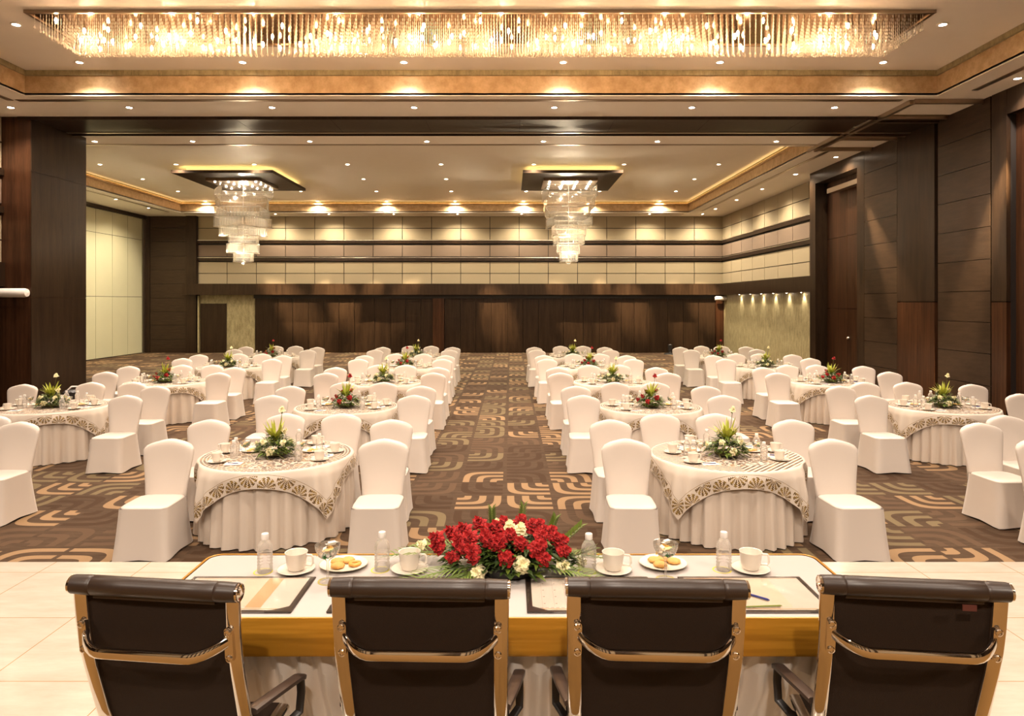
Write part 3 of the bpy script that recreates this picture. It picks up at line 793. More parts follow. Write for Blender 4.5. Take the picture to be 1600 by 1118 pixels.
def overlay_mesh(mat, seed):
    b = MB(); A = .965; n = 76; rr = random.Random(seed); uv = []
    for i in range(n + 1):
        for j in range(n + 1):
            u = -A + 2*A*i/n; v = -A + 2*A*j/n; r = math.hypot(u, v); a = math.atan2(v, u)
            R0 = TR + .016
            if r <= R0: p = (u, v, TH + .004)
            else:
                s = r - R0; dd = abs(((a - PI/4 + PI/4) % (PI/2)) - PI/4)   # 0 at the corner direction
                fold = math.cos(4*a - PI)                                     # 1 at corners
                rr_ = R0 + .030*min(1, s/.10) + .05*max(0, fold)*min(1, s/.4) + .014*math.sin(8*a + seed)*min(1, s/.25) + .016*max(0, fold)*math.sin(34*a + seed)*min(1, s/.3)
                z = TH + .004 - (s - .012*min(1, s/.03))*.93
                if s < .02: z = TH + .004 - s*.35
                p = (rr_*math.cos(a), rr_*math.sin(a), z)
            b.v.append(p); uv.append((u, v))
    for i in range(n):
        for j in range(n):
            k = i*(n+1) + j; b.f.append((k, k + n + 1, k + n + 2, k + 1)); b.m.append(0)
    b.uv = uv
    return b.mesh('table_overlay', mat)
OV = {('mosaic', 0): overlay_mesh(M['ov_mosaic'], 1), ('stripe', 0): overlay_mesh(M['ov_stripe'], 2)}

# ------------------------------------------------------------------ tableware
def make_cup():
    t = thing('coffee_cup', 'x', 'cup')
    b = MB(); b.lathe([(.024, 0), (.029, .003), (.036, .02), (.041, .062), (.0425, .068), (.0395, .067), (.036, .05), (.030, .012), (.001, .010)], 28); b.build('cup_body', M['porcelain'], t)
    b = MB(); b.tube([(.039, 0, .058), (.060, 0, .058), (.066, 0, .052), (.066, 0, .028), (.060, 0, .020), (.036, 0, .020)], .0045, 8, up=(0, 1, 0)); b.build('cup_handle', M['porcelain'], t)
    return freeze(t)
CUP = make_cup()
b = MB(); b.lathe([(.035, 0), (.045, .004), (.078, .013), (.080, .016), (.074, .015), (.045, .007), (.001, .006)], 36)
SAUCER_M = b.mesh('saucer', M['porcelain'])
def make_bottle():
    t = thing('water_bottle', 'x', 'bottle'); pr = [(.026, 0), (.030, .004), (.0305, .02)]
    for k in range(5): z = .024 + .013*k; pr += [(.0285, z), (.0308, z + .0065)]
    pr += [(.0305, .095), (.029, .105), (.020, .122), (.0125, .130), (.012, .138)]
    b = MB(); b.lathe(pr, 24); b.build('bottle_body', M['pet'], t)
    b = MB(); b.lathe([(.0145, .132), (.015, .134), (.015, .152), (.0135, .155)], 20); b.build('bottle_cap', M['whitepl'], t)
    return freeze(t)
BOTTLE = make_bottle()
def goblet():
    t = thing('sweet_goblet', 'x', 'glass')
    b = MB(); b.lathe([(.036, 0), (.036, .002), (.006, .006), (.004, .02), (.004, .072), (.010, .080), (.034, .095), (.044, .118), (.046, .135), (.0445, .135), (.042, .118), (.032, .098), (.001, .084)], 28, caps=False); b.build('goblet_bowl', M['glass'], t)
    rr = random.Random(4)
    for k in range(9):
        mb = MB(); c = Vector((rr.uniform(-.022, .022), rr.uniform(-.022, .022), .100 + .016*(k//4)))
        mb.box(-.014, .014, -.006, .006, -.005, .005); mb.v = [tuple(v) for v in mb.v]
        rot = Matrix.Rotation(rr.uniform(0, 6), 3, 'Z') @ Matrix.Rotation(rr.uniform(-.6, .6), 3, 'X')
        for s_ in (-1, 1): mb.add([(s_*.013, -.002, 0), (s_*.013, .002, 0), (s_*.024, .008, .003), (s_*.024, -.008, -.003)], [(0, 1, 2, 3)])
        mb.v = [tuple(rot @ Vector(v) + c) for v in mb.v]
        mb.build('wrapped_sweet', M[['wrapg', 'wrapo', 'wrapw'][k % 3]], t, smooth=False)
    return freeze(t)
GOBLET = goblet()
b = MB(); b.lathe([(.060, 0), (.075, .004), (.108, .014), (.110, .018), (.104, .017), (.07, .008), (.001, .007)], 40); PLATE_M = b.mesh('biscuit_plate', M['plate'])
b = MB(); b.lathe([(.022, 0), (.027, .003), (.027, .008), (.020, .012), (.001, .013)], 16); COOK_M = b.mesh('biscuit', M['cookie'])
b = MB(); b.lathe([(.028, 0), (.0285, .08), (.0275, .08), (.026, .004), (.001, .003)], 18, caps=False); TUMBLER_M = b.mesh('water_tumbler', M['glass'])
b = MB(); b.box(-.072, .072, -.052, .052, 0, .003); PAD_M = b.mesh('note_pad', M['paper'], False)
b = MB(); b.tube([(-.065, 0, .004), (.055, 0, .004), (.066, 0, .004)], [.0038, .0038, .0012], 8); PEN_M = b.mesh('pen', M['pen'])

# ------------------------------------------------------------------ flowers
def petal_ball(mats, r, seed, layers=4):
    "a carnation: stacked ruffled discs"
    rr = random.Random(seed); b = MB()
    for L in range(layers):
        n = 22; R_ = r * (1 - .18*L); z0 = r*(.10 + .26*L); o = len(b.v); ph = rr.uniform(0, 6)
        b.v.append((0, 0, z0 - r*.25))
        for j in range(n):
            a = 2*PI*j/n; q = 1 + .13*math.sin(5*a + ph) + rr.uniform(-.08, .08)
            b.v.append((R_*.55*q*math.cos(a), R_*.55*q*math.sin(a), z0 + rr.uniform(-.05, .05)*r))
        for j in range(n):
            a = 2*PI*j/n; q = 1 + .13*math.sin(5*a + ph) + rr.uniform(-.10, .10)
            b.v.append((R_*q*math.cos(a), R_*q*math.sin(a), z0 - r*(.30 - .16*L) + rr.uniform(-.16, .16)*r))
        for j in range(n):
            k = (j + 1) % n; b.f.append((o, o+1+j, o+1+k)); b.f.append((o+1+j, o+1+n+j, o+1+n+k, o+1+k)); b.m += [0, 1 if (j % 2) else 0]
    # calyx
    c = len(b.m); b.lathe([(.008*r/.03, -.9*r), (.28*r, -.6*r), (.42*r, -.15*r), (.3*r, 0)], 8, mi=2)
    return b.mesh('carnation', mats, False)
CAR_R = petal_ball([M['red'], M['redl'], M['leaf']], .034, 1); CAR_W = petal_ball([M['ivory'], M['ivory'], M['leaf']], .034, 2)
def leaf(mb, p, d, L, w, bend=.3, mi=0, seg=3):
    "a folded leaf blade from p along d"
    p = Vector(p); d = Vector(d).normalized(); sd = d.cross(Vector((0, 0, 1)))
    if sd.length < .05: sd = Vector((1, 0, 0))
    sd.normalize(); o = len(mb.v); up = sd.cross(d)
    for k in range(seg + 1):
        u = k/seg; c = p + d*(L*u) - Vector((0, 0, 1))*(bend*L*u*u); ww = w*math.sin(PI*(.12 + .83*u)) * (1 if k < seg else .15)
        mb.v += [tuple(c - sd*ww + up*ww*.25), tuple(c), tuple(c + sd*ww + up*ww*.25)]
    for k in range(seg):
        a = o + 3*k; mb.f += [(a, a+1, a+4, a+3), (a+1, a+2, a+5, a+4)]; mb.m += [mi, mi]
def centre(kind, seed):
    rr = random.Random(seed); t = thing('flower_centrepiece', 'x', 'flowers')
    b = MB()
    b.lathe([(.03, .0), (.10, .012), (.105, .03), (.09, .035)], 16, mi=2)
    for _ in range(430):
        a = rr.uniform(0, 2*PI); rad = .20*math.sqrt(rr.random()); z = .03 + .16*(1 - (rad/.21)**2)*rr.uniform(.25, 1)
        el = rr.uniform(-.15, .9)
        leaf(b, (rad*.75*math.cos(a), rad*.75*math.sin(a), z), (math.cos(a + rr.uniform(-.7, .7)), math.sin(a + rr.uniform(-.7, .7)), el), rr.uniform(.04, .085), rr.uniform(.007, .013), .3, rr.choice([0, 0, 1]), 2)
    b.build('foliage', [M['leaf'], M['leafd'], M['stem']], t)
    b = MB()
    for _ in range(26):
        a = rr.uniform(0, 2*PI); s_ = rr.uniform(.1, 1.1)
        leaf(b, (.02*math.cos(a), .02*math.sin(a), .13), (s_*math.cos(a), s_*math.sin(a), 1), rr.uniform(.11, .22), .012, .22*s_, 0, 4)
    b.build('spear_leaves', M['leafy'], t)
    b = MB()
    for k in range(4):
        a = -PI/2 + (-.9, -.3, .35, 1.0)[k]; b.tube([(.05*math.cos(a), .05*math.sin(a), .05), (.15*math.cos(a), .15*math.sin(a), .03), (.19*math.cos(a + .2), .19*math.sin(a + .2), .004)], .004, 5)
    b.build('twigs', M['stem'], t)
    cm = CAR_R if kind == 'red' else CAR_W
    for k in range(8):
        a = 2*PI*k/8 + rr.uniform(-.3, .3) - PI/2; rad = (.15, .11, .06)[k % 3]; z = (.07, .12, .18)[k % 3] + rr.uniform(-.01, .02)
        o = obj('carnation', cm, t, (rad*math.cos(a), rad*math.sin(a), z)); o.rotation_euler = (-.9*math.sin(a)*(1 - z*3) , .9*math.cos(a)*(1 - z*3), rr.uniform(0, 6)); s_ = rr.uniform(.75, 1.0); o.scale = (s_, s_, s_)
        o.rotation_euler = Vector((math.cos(a), math.sin(a), .8)).to_track_quat('Z', 'Y').to_euler()
    b = MB(); b.tube([(.01, 0, .12), (.035, 0, .24), (.05, .0, .36)], .0025, 5); b.build('tall_stem', M['stem'], t)
    o = obj('carnation', cm, t, (.05, 0, .375)); o.scale = (.85, .85, .85); o.rotation_euler = (.3, .1, 0)
    return freeze(t)
CEN = {'red': centre('red', 11), 'white': centre('white', 12)}

def pressed(me, x, d, ang, chairs):
    "a copy of the cloth, pushed inwards wherever a chair stands against it"
    m2 = me.copy(); c, s = math.cos(ang), math.sin(ang)
    def inside(px, py, z):
        for cx, cy in chairs:
            lx, ly = px - cx, py - cy
            if abs(lx) < .305 and -.58 < ly < .12 and z < .545: return True
            if abs(lx) < .295 and -.085 < ly < .19 and z < .76: return True
        return False
    for v in m2.vertices:
        r = math.hypot(v.co.x, v.co.y)
        if r < TR - .05 or v.co.z > TH + .002: continue
        wx, wy = v.co.x*c - v.co.y*s, v.co.x*s + v.co.y*c; k = 1.0
        lo = .22 + (TR + .014 - .22) * min(1, max(0, (v.co.z - .54) / .10))
        while k*r > lo and inside(x + wx*k, d + wy*k, v.co.z): k -= .012
        if k < 1: v.co.x *= k; v.co.y *= k
    return m2

# ------------------------------------------------------------------ laying out the hall
ROWD = [7.36, 10.75, 14.05, 17.35, 20.6]
ROWN = ['front-row', 'second-row', 'third-row', 'fourth-row', 'back-row']
COLS = {
 'far left':        dict(px={1: 85, 2: 260, 3: 359, 4: 425}, ang=.62),
 'left of aisle':   dict(px={0: 434, 1: 542, 2: 600, 3: 633, 4: 651}, ang=.10),
 'right of aisle':  dict(px={0: 1133, 1: 1015.5, 2: 957, 3: 920.5, 4: 895}, ang=-.05),
 'far right':       dict(px={1: 1470, 2: 1296, 3: 1195, 4: 1122}, ang=-.45),
}
CP = {  # chair back positions (pixel x of the back, y-offset of depth) per column kind and row
 'left of aisle':  [[(265,'f'),(327,'m'),(446,'b'),(534,'b'),(612,'m'),(600,'f')],
                    [(425,'f'),(454,'m'),(538,'b'),(599,'b'),(658,'m'),(647,'f')],
                    [(509,'f'),(524,'m'),(591,'b'),(634,'b'),(684,'m'),(677,'f')],
                    [(560,'f'),(569,'m'),(618,'b'),(661,'b'),(696,'m'),(691,'f')],
                    [(586,'f'),(598,'m'),(640,'b'),(674,'b'),(707,'m'),(702,'f')]],
 'right of aisle': [[(978,'f'),(954,'m'),(1031,'b'),(1118,'b'),(1239,'m'),(1301,'f')],
                    [(911,'f'),(899.5,'m'),(961,'b'),(1023.5,'b'),(1103,'m'),(1131,'f')],
                    [(876,'f'),(871,'m'),(920,'b'),(968,'b'),(1026,'m'),(1044,'f')],
                    [(855,'f'),(850,'m'),(896,'b'),(938,'b'),(979,'m'),(990,'f')],
                    [(839,'f'),(835,'m'),(876,'b'),(911,'b'),(945,'m'),(954,'f')]],
 'far left':       [None,
                    [None,(36,'M'),(142,'b'),(207,'b'),(243,'m'),(197,'f')],
                    [(165,'F'),(201,'M'),(284,'b'),(332,'b'),(366,'m'),(341,'f')],
                    [(285,'F'),(311,'M'),(373,'b'),(410,'b'),(442,'m'),(425,'f')],
                    [(366,'F'),(384,'M'),(431,'b'),(462,'b'),(495,'m'),(481,'f')]],
 'far right':      [None,
                    [(1361,'f'),(1313,'m'),(1351,'b'),(1418,'b'),(1520,'M'),(1596,'F')],
                    [(1215,'f'),(1193,'m'),(1230,'b'),(1276,'b'),(1349,'M'),(1390,'F')],
                    [(1134,'f'),(1115,'m'),(1150,'b'),(1187,'b'),(1238,'M'),(1266,'F')],
                    [(1080,'f'),(1063,'m'),(1096,'b'),(1127,'b'),(1166,'M'),(1183,'F')]],
}
CPOS = ['front left', 'rear left', 'behind, left', 'behind, right', 'rear right', 'front right']
OFF = {'f': [-.48, -.62, -.66, -.68, -.72], 'm': [.66, .50, .46, .45, .44], 'b': [1.10, 1.04, 1.03, 1.03, 1.02],
       'F': [0, -.46, -.48, -.48, -.48], 'M': [0, .74, .72, .70, .68]}
rr = random.Random(21)
def chair_at(px, d, label, rz=None):
    # px is the pixel of the back; the back stands about .1 behind the chair origin
    x = X(px, d)
    place(CHAIR, (x, d - .08, 0), rr.uniform(-.05, .05) if rz is None else rz, label, 'chair', 'white covered banquet chairs')
SET = [(-.46,-.38,'left front'), (-.58,.06,'left rear'), (-.24,.52,'back left'), (.26,.52,'back right'), (.58,.10,'right rear'), (.50,-.28,'right front')]
n_items = 0
for col, cd in COLS.items():
    for row, px in cd['px'].items():
        d = ROWD[row]; x = X(px, d); where = '%s table %s' % (ROWN[row], col if 'aisle' in col else 'in the %s column' % col)
        kind = 'white' if ((row % 2 == 0) if 'aisle' in col else (row % 2 == 1)) else 'red'
        place(TABLE, (x, d, 0), 0, 'round banquet table, the %s' % where, 'table', 'round banquet tables')
        spots_ = [(X(q[0], d + OFF[q[1]][row]), d + OFF[q[1]][row] - .08) for q in CP[col][row] if q]
        o = obj('table_skirt', pressed(SKIRT, x, d, 0, spots_), None, (x, d, 0)); tag(o, 'ivory pleated floor-length cloth on the %s' % where, 'tablecloth', 'pleated ivory tablecloths')
        style = 'stripe' if 'right' in col and row < 1 else 'mosaic'
        ang = cd['ang'] + (0 if 'aisle' in col else rr.uniform(-.1, .1))
        o = obj('table_overlay', pressed(OV[(style, 0)], x, d, ang, spots_), None, (x, d, 0), ang); tag(o, 'cream overlay with brown fan border on the %s' % where, 'tablecloth', 'fan bordered overlays')
        for (q, pos) in zip(CP[col][row], CPOS):
            if q is None: continue
            dd = d + OFF[q[1]][row]
            chair_at(q[0], dd, 'white covered banquet chair, %s of the %s' % (pos, where))
        zt = TH + .006
        place(CEN[kind], (x, d - .06, zt), rr.uniform(-.2, .2), 'low bouquet of %s carnations and greenery on the %s' % (kind, where), 'flowers', 'table centrepieces', 1.28)
        for k, (sx, sy, nm) in enumerate(SET):
            jx, jy = rr.uniform(-.03, .03), rr.uniform(-.02, .02)
            px_, py_ = x + sx + jx, d + sy + jy
            a = math.atan2(sy, sx)
            o = obj('saucer', SAUCER_M, None, (px_, py_, zt)); o.scale = (1.2,)*3; tag(o, 'white saucer, %s place of the %s' % (nm, where), 'saucer', 'saucers on the round tables')
            place(CUP, (px_, py_, zt + .0092), rr.uniform(-.5, .5) + (PI if sx < 0 and rr.random() < .4 else 0), 'white coffee cup, %s place of the %s' % (nm, where), 'cup', 'cups on the round tables', 1.3)
            ta = (-sy, sx); L = math.hypot(sx, sy); sg = 1 if k in (1, 3, 4) else -1
            ux, uy = ta[0]/L*sg, ta[1]/L*sg
            bx, by = x + sx*.72 + ux*.10, d + sy*.72 + uy*.10
            place(BOTTLE, (bx, by, zt), rr.uniform(0, 6), 'small capped water bottle, %s place of the %s' % (nm, where), 'bottle', 'bottles on the round tables', 1.22)
            nx, ny = x + sx*.86 - ux*.155, d + sy*.86 - uy*.155
            if row < 3:
                th = rr.uniform(-.2, .2)
                o = obj('note_pad', PAD_M, None, (nx, ny, zt), th); o.scale = (1.2, 1.2, 1); tag(o, 'small white note pad, %s place of the %s' % (nm, where), 'note pad', 'note pads on the round tables')
                o = obj('pen', PEN_M, None, (nx, ny, zt + .003), th - .4); tag(o, 'blue pen, %s place of the %s' % (nm, where), 'pen', 'pens on the round tables')
        for s_, nm in ((-1, 'left'), (1, 'right')):
            o = obj('biscuit_plate', PLATE_M, None, (x + s_*.33, d + .14, zt)); tag(o, 'plate of biscuits %s of the flowers on the %s' % (nm, where), 'plate', 'biscuit plates on the round tables')
            place(GOBLET, (x + s_*.30, d - .12, zt), rr.uniform(0, 6), 'glass of sweets %s of the flowers, %s' % (nm, where), 'glass', 'sweet glasses on the round tables', 1.2)
            if row < 3:
                for k in range(3):
                    o = obj('biscuit', COOK_M, None, (x + s_*.33 + .038*math.cos(2.1*k), d + .14 + .038*math.sin(2.1*k), zt + .010)); tag(o, 'biscuit on the %s plate of the %s' % (nm, where), 'biscuit', 'biscuits, %s plate, %s' % (nm, where))
# chairs of the outer front tables that reach into the frame
for px, d, lab in ((29, 7.87, 'white covered chair cut by the left edge, its seat and skirt showing'),
                   (-14, 8.36, 'white covered chair whose top peeps in at the left edge behind a nearer chair')):
    chair_at(px, d, lab)
for px, d, lab in ((1533, 7.80, 'white covered chair near the right edge, fully visible seat, left of two cut chairs'),
                   (1572, 8.32, 'white covered chair near the right edge, behind the fully visible one'),
                   (1624, 6.90, 'white covered chair nearest the camera cut off by the right edge')):
    chair_at(px, d, lab)
# bag on the carpet behind the left column foot
# ------------------------------------------------------------------ head table on the stage
YN, YF = 2.49, 3.10; XA, XB_ = -1.30, 1.40; ZT = ZS + .75
def xe(y, side): return (X(335, YF) - .0 if side < 0 else X(1266, YF)) 
XA, XB_ = X(333, YF), X(1266, YF) 
t = thing('head_table', 'long speakers table with white cloth and gold satin border on the stage', 'table', (0, 0, ZS))
b = MB(); b.box(XA + .01, XB_ - .01, YN + .01, YF - .01, .70, .742); b.build('tabletop', M['wood'], t, smooth=False)
for x in (XA + .25, XB_ - .25):
    for y in (YN + .26, YF - .08):
        b = MB(); b.tube([(x, y, 0), (x, y, .70)], .018, 8); b.build('leg', M['alu'], t)
def rrect(x0, x1, y0, y1, r, z, n=8, wav=0):
    pts = []
    for cx, cy, a0 in ((x1 - r, y1 - r, 0), (x0 + r, y1 - r, PI/2), (x0 + r, y0 + r, PI), (x1 - r, y0 + r, 1.5*PI)):
        for k in range(n + 1): a = a0 + PI/2*k/n; pts.append((cx + r*math.cos(a), cy + r*math.sin(a), z))
    return pts
def peri(pts, step):
    "resample a closed ring"
    out = []; n = len(pts)
    for i in range(n):
        a, c = Vector(pts[i]), Vector(pts[(i+1) % n]); L = (c - a).length; k = max(1, int(L/step))
        for j in range(k): out.append(tuple(a + (c - a)*j/k))
    return out
# white cloth on top
b = MB(); R_ = .05
b.loft([rrect(XA, XB_, YN, YF, R_, .744), rrect(XA - .002, XB_ + .002, YN - .002, YF + .002, R_, .750), rrect(XA + .004, XB_ - .004, YN + .004, YF - .004, R_, .7535)])
o = b.build('table_linen', M['linen'], None, loc=(0, 0, ZS)); tag(o, 'white cloth covering the top of the speakers table', 'tablecloth')
# gold satin border: falls from the edge all round
b = MB(); rings = []
for z, g in ((.7545, .006), (.7555, .013), (.750, .018), (.72, .020), (.68, .019), (.645, .022), (.620, .019)):
    ring = peri(rrect(XA - g, XB_ + g, YN - g, YF + g, R_ + g, z), .04)
    rings.append(ring)
n0 = len(rings[0]); base = rings[0]
n_ = 240
def ringN(g, z, amp=0, fr=0, n=900, push=0):
    pts = rrect(XA - g, XB_ + g, YN - g, YF + g, R_ + max(g, 0) + .001, z, 10); P_ = [Vector(p) for p in pts] ; P_.append(P_[0])
    L = [0]
    for a, c in zip(P_[:-1], P_[1:]): L.append(L[-1] + (c - a).length)
    out = []; k = 0; tot = L[-1]; c0 = Vector(((XA + XB_)/2, (YN + YF)/2, z))
    for i in range(n):
        s = tot*i/n
        while L[k+1] < s: k += 1
        u = (s - L[k])/max(1e-9, L[k+1] - L[k]); p = P_[k].lerp(P_[k+1], u); tg = (P_[k+1] - P_[k]).normalized(); nm = Vector((tg.y, -tg.x, 0))
        w = math.sin(2*PI*s/.085 + 1.2*math.sin(s*5)) * amp
        q = p + nm*w
        if q.y < (YN + YF)/2 - .15: q.y += push
        out.append(tuple(q))
    return out
b.loft([ringN(g, z) for z, g in ((.754, .003), (.7565, .007), (.755, .013), (.745, .016), (.70, .017), (.66, .016), (.628, .019), (.618, .017))][::-1], caps=False)
o = b.build('gold_table_border', M['satin'], None, loc=(0, 0, ZS)); tag(o, 'gold satin band hanging round the edge of the speakers table', 'tablecloth')
b = MB(); b.loft([ringN(-.004 if z > .6 else -.010, z, a, 0, 900, p) for z, a, p in ((.70, .004, 0), (.62, .016, .015), (.52, .022, .05), (.42, .024, .08), (.30, .018, .16), (.15, .020, .19), (.012, .022, .20))][::-1], caps=False)
o = b.build('head_table_skirt', M['skirt2'], None, loc=(0, 0, ZS)); tag(o, 'ivory pleated skirt below the gold band of the speakers table', 'tablecloth')

# ------------------------------------------------------------------ conference chairs
def conf_chair():
    t = thing('conference_chair', 'x', 'chair')
    prof = [(0, 1.025), (.004, .97), (.010, .90), (.022, .82), (.042, .74), (.066, .66), (.090, .58), (.112, .52), (.150, .475), (.20, .455), (.30, .452), (.36, .456)]
    for s in (-1, 1):
        b = MB()
        b.tube([(s*(.252 - .018*max(0, (1.0 - z))), y, z) for y, z in prof], 0, up=(1, 0, 0), flat=(.023, .012), ex=2.6); b.build('side_rail', M['chrome'], t)
    # sling: one curved skin between the rails
    b = MB(); nx = 10; rings = []
    for y, z in prof:
        w = .236 - .018*max(0, 1.0 - z)
        ring = [(w*(2*i/nx - 1), y + .004 + .012*(1 - (2*i/nx - 1)**2) * (1 if z > .5 else 0), z - (.006*(1 - (2*i/nx-1)**2) if z < .5 else 0)) for i in range(nx + 1)]
        ring += [(p[0], p[1] + (.010 if z > .5 else .0), p[2] + (.0 if z > .5 else .010)) for p in ring[::-1]]
        rings.append(ring)
    b.loft(rings); b.build('sling', M['sling'], t)
    # rolled headrest with stitched ends
    b = MB(); zc, yc = 1.015, -.004
    xs = [(-.272, .024), (-.270, .029), (-.215, .031), (-.206, .0305), (-.203, .0285), (-.200, .0305), (-.10, .0300), (0, .0295), (.10, .0300), (.200, .0305), (.203, .0285), (.206, .0305), (.215, .031), (.270, .029), (.272, .024)]
    b.loft([[(x, yc + r*math.cos(2*PI*j/20), zc + r*.98*math.sin(2*PI*j/20)) for j in range(20)] for x, r in xs])
    b.box(-.200, .200, yc - .008, yc + .010, zc - .037, zc - .020)
    b.build('headrest_roll', M['leather'], t)
    for s in (-1, 1):
        b = MB(); b.loft([[(s*x, yc + r*math.cos(2*PI*j/20), zc + r*math.sin(2*PI*j/20)) for j in range(20)] for x, r in ((.271, .027), (.278, .027), (.279, .024), (.276, .018), (.276, .008), (.280, .006), (.280, .001))])
        b.build('end_cap', M['chrome'], t)
    # curved rear brace
    b = MB(); pts = []
    for k in range(25):
        u = -1 + 2*k/24; a = abs(u)
        y = -.075 + .072*max(0, (a - .55)/.45)**2.0; z = .838 + .026*max(0, (a - .55)/.45)**1.6
        pts.append((.240*math.copysign(a**.9, u), y + .012, z))
    b.tube(pts, 0, up=(0, 0, 1), flat=(.017, .010), ex=2.6); b.build('rear_brace', M['chrome'], t)
    for s in (-1, 1):
        b = MB(); x = s*.241; y = .004
        rings = []
        for dy in (-.010, .004):
            rings.append([(x + .014*math.cos(a), y + dy + (.02 if False else 0) - (z_ - .86)*.12, z_ + .014*math.sin(a)) for a, z_ in [(2*PI*j/16, .895 if j < 8 else .812) for j in range(16)]])
        b.loft(rings); br = b.build('brace_bracket', M['chrome'], t)
        for zz in (.895, .812):
            b = MB(); yy = y - .010 - (zz - .86)*.12
            b.loft([[(x + r*math.cos(2*PI*j/14), yy + q, zz + r*math.sin(2*PI*j/14)) for j in range(14)] for r, q in ((.0115, .002), (.0115, -.004), (.009, -.006), (.0065, -.006), (.0055, -.003), (.001, -.003))])
            b.build('bolt', M['chrome'], br)
    # arms
    for s in (-1, 1):
        x = s*.300
        b = MB(); b.tube([(s*.256, .105, .592), (s*.266, .15, .590), (s*.284, .24, .582), (x, .355, .566), (x, .378, .556)], 0, up=(1, 0, 0), flat=(.021, .010)); b.build('arm_pad', M['armpad'], t)
        b = MB(); b.tube([(x, .372, .560), (x, .380, .50), (x, .365, .44), (s*.27, .33, .415), (s*.24, .30, .415)], 0, up=(1, 0, 0), flat=(.014, .008)); b.build('arm_post', M['dark'], t)
        b = MB(); b.tube([(s*.256, .115, .580), (s*.250, .110, .560), (s*.240, .105, .540)], 0, up=(0, 0, 1), flat=(.012, .008)); b.build('arm_mount', M['dark'], t)
    b = MB(); b.box(-.22, .22, .20, .30, .415, .44); b.lathe([(.028, .12), (.028, .42)], 14, (0, .22, 0)); b.build('under_frame', M['chrome'], t)
    for k in range(5):
        a = 2*PI*k/5 + PI/2; c, s = math.cos(a), math.sin(a)
        b = MB(); b.tube([(0, .22, .125), (.14*c, .22 + .14*s, .105), (.26*c, .22 + .26*s, .075)], [.026, .020, .013], 8); lg = b.build('base_leg', M['chrome'], t)
        b = MB(); x, y = .26*c, .22 + .26*s; b.loft([[(x + q*-s, y + q*c, .030)] and [(x + q*-s + .029*math.cos(2*PI*j/14)*c, y + q*c + .029*math.cos(2*PI*j/14)*s, .030 + .029*math.sin(2*PI*j/14)) for j in range(14)] for q in (-.018, .018)]); b.tube([(x, y, .03), (x, y, .078)], .008, 6); b.build('caster', M['dark'], lg)
    return freeze(t)
CC = conf_chair()
YC = 2.10
for px, rz, lab in ((243, -.12, 'black mesh conference chair, leftmost of the four behind the head table'),
                    (656, -.03, 'black mesh conference chair, second from left behind the head table'),
                    (1025, -.045, 'black mesh conference chair, third from left behind the head table'),
                    (1426, -.11, 'black mesh conference chair with small sewn tag, rightmost of the four')):
    c = place(CC, (X(px, YC), YC, ZS + .008), rz, lab, 'chair', 'conference chairs at the head table')
b = MB(); b.box(.126, .166, -.036, -.033, .966, .984); b.build('sewn_tag', simple('maroon_tag', (.075,.016,.010), .6), c, smooth=False)

# ------------------------------------------------------------------ things on the head table
Z0 = ZT + .0037
def on(px, py): return at(px, py, Z0)
names = ['leftmost', 'second from left', 'third from left', 'rightmost']
for (px, py), nm in zip([(414, 893), (597, 890), (920, 893), (1131, 890)], names):
    x, y = on(px, py)
    mb = MB(); mb.lathe([(.034, 0), (.040, .0003), (.040, .001), (.034, .001)], 32, caps=False); o = mb.build('paper_coaster', M['doily'], None, loc=(x - .008, y, Z0)); tag(o, 'yellow ringed paper coaster under the %s head table bottle' % nm, 'coaster', 'coasters on the head table')
    place(BOTTLE, (x, y, Z0 + .001), 0, 'clear water bottle with white cap, %s on the head table' % nm, 'bottle', 'bottles on the head table', 1.05)
for (px, py), nm in zip([(463, 892), (640, 891), (958, 892), (1173, 891)], names):
    x, y = on(px, py)
    o = obj('saucer', SAUCER_M, None, (x, y, Z0)); tag(o, 'white saucer, %s on the head table' % nm, 'saucer', 'saucers on the head table')
    place(CUP, (x, y, Z0 + .0074), -.15, 'white straight-sided coffee cup, %s on the head table' % nm, 'cup', 'cups on the head table', 1.12)
def ring_cookie(mb):
    n = 20; rings = []
    for j in range(n + 1):
        a = 2*PI*j/n; rings.append([((.019 + .0095*math.cos(q))*math.cos(a), (.019 + .0095*math.cos(q))*math.sin(a), .007 + .007*math.sin(q)) for q in [2*PI*k/8 for k in range(8)]])
    mb.loft(rings, caps=False)
mb = MB(); ring_cookie(mb); RING_M = mb.mesh('ring_biscuit', M['cookieg'])
def rough_cookie():
    mb = MB(); rings = []
    for r, z in ((.022, 0), (.029, .004), (.029, .010), (.022, .015), (.010, .017)):
        rings.append([(r*(1 + .07*math.sin(9*a))*math.cos(a), r*(1 + .07*math.sin(9*a))*math.sin(a), z) for a in [2*PI*j/36 for j in range(36)]])
    mb.loft(rings); return mb.mesh('biscuit', M['cookie'])
RC = rough_cookie()
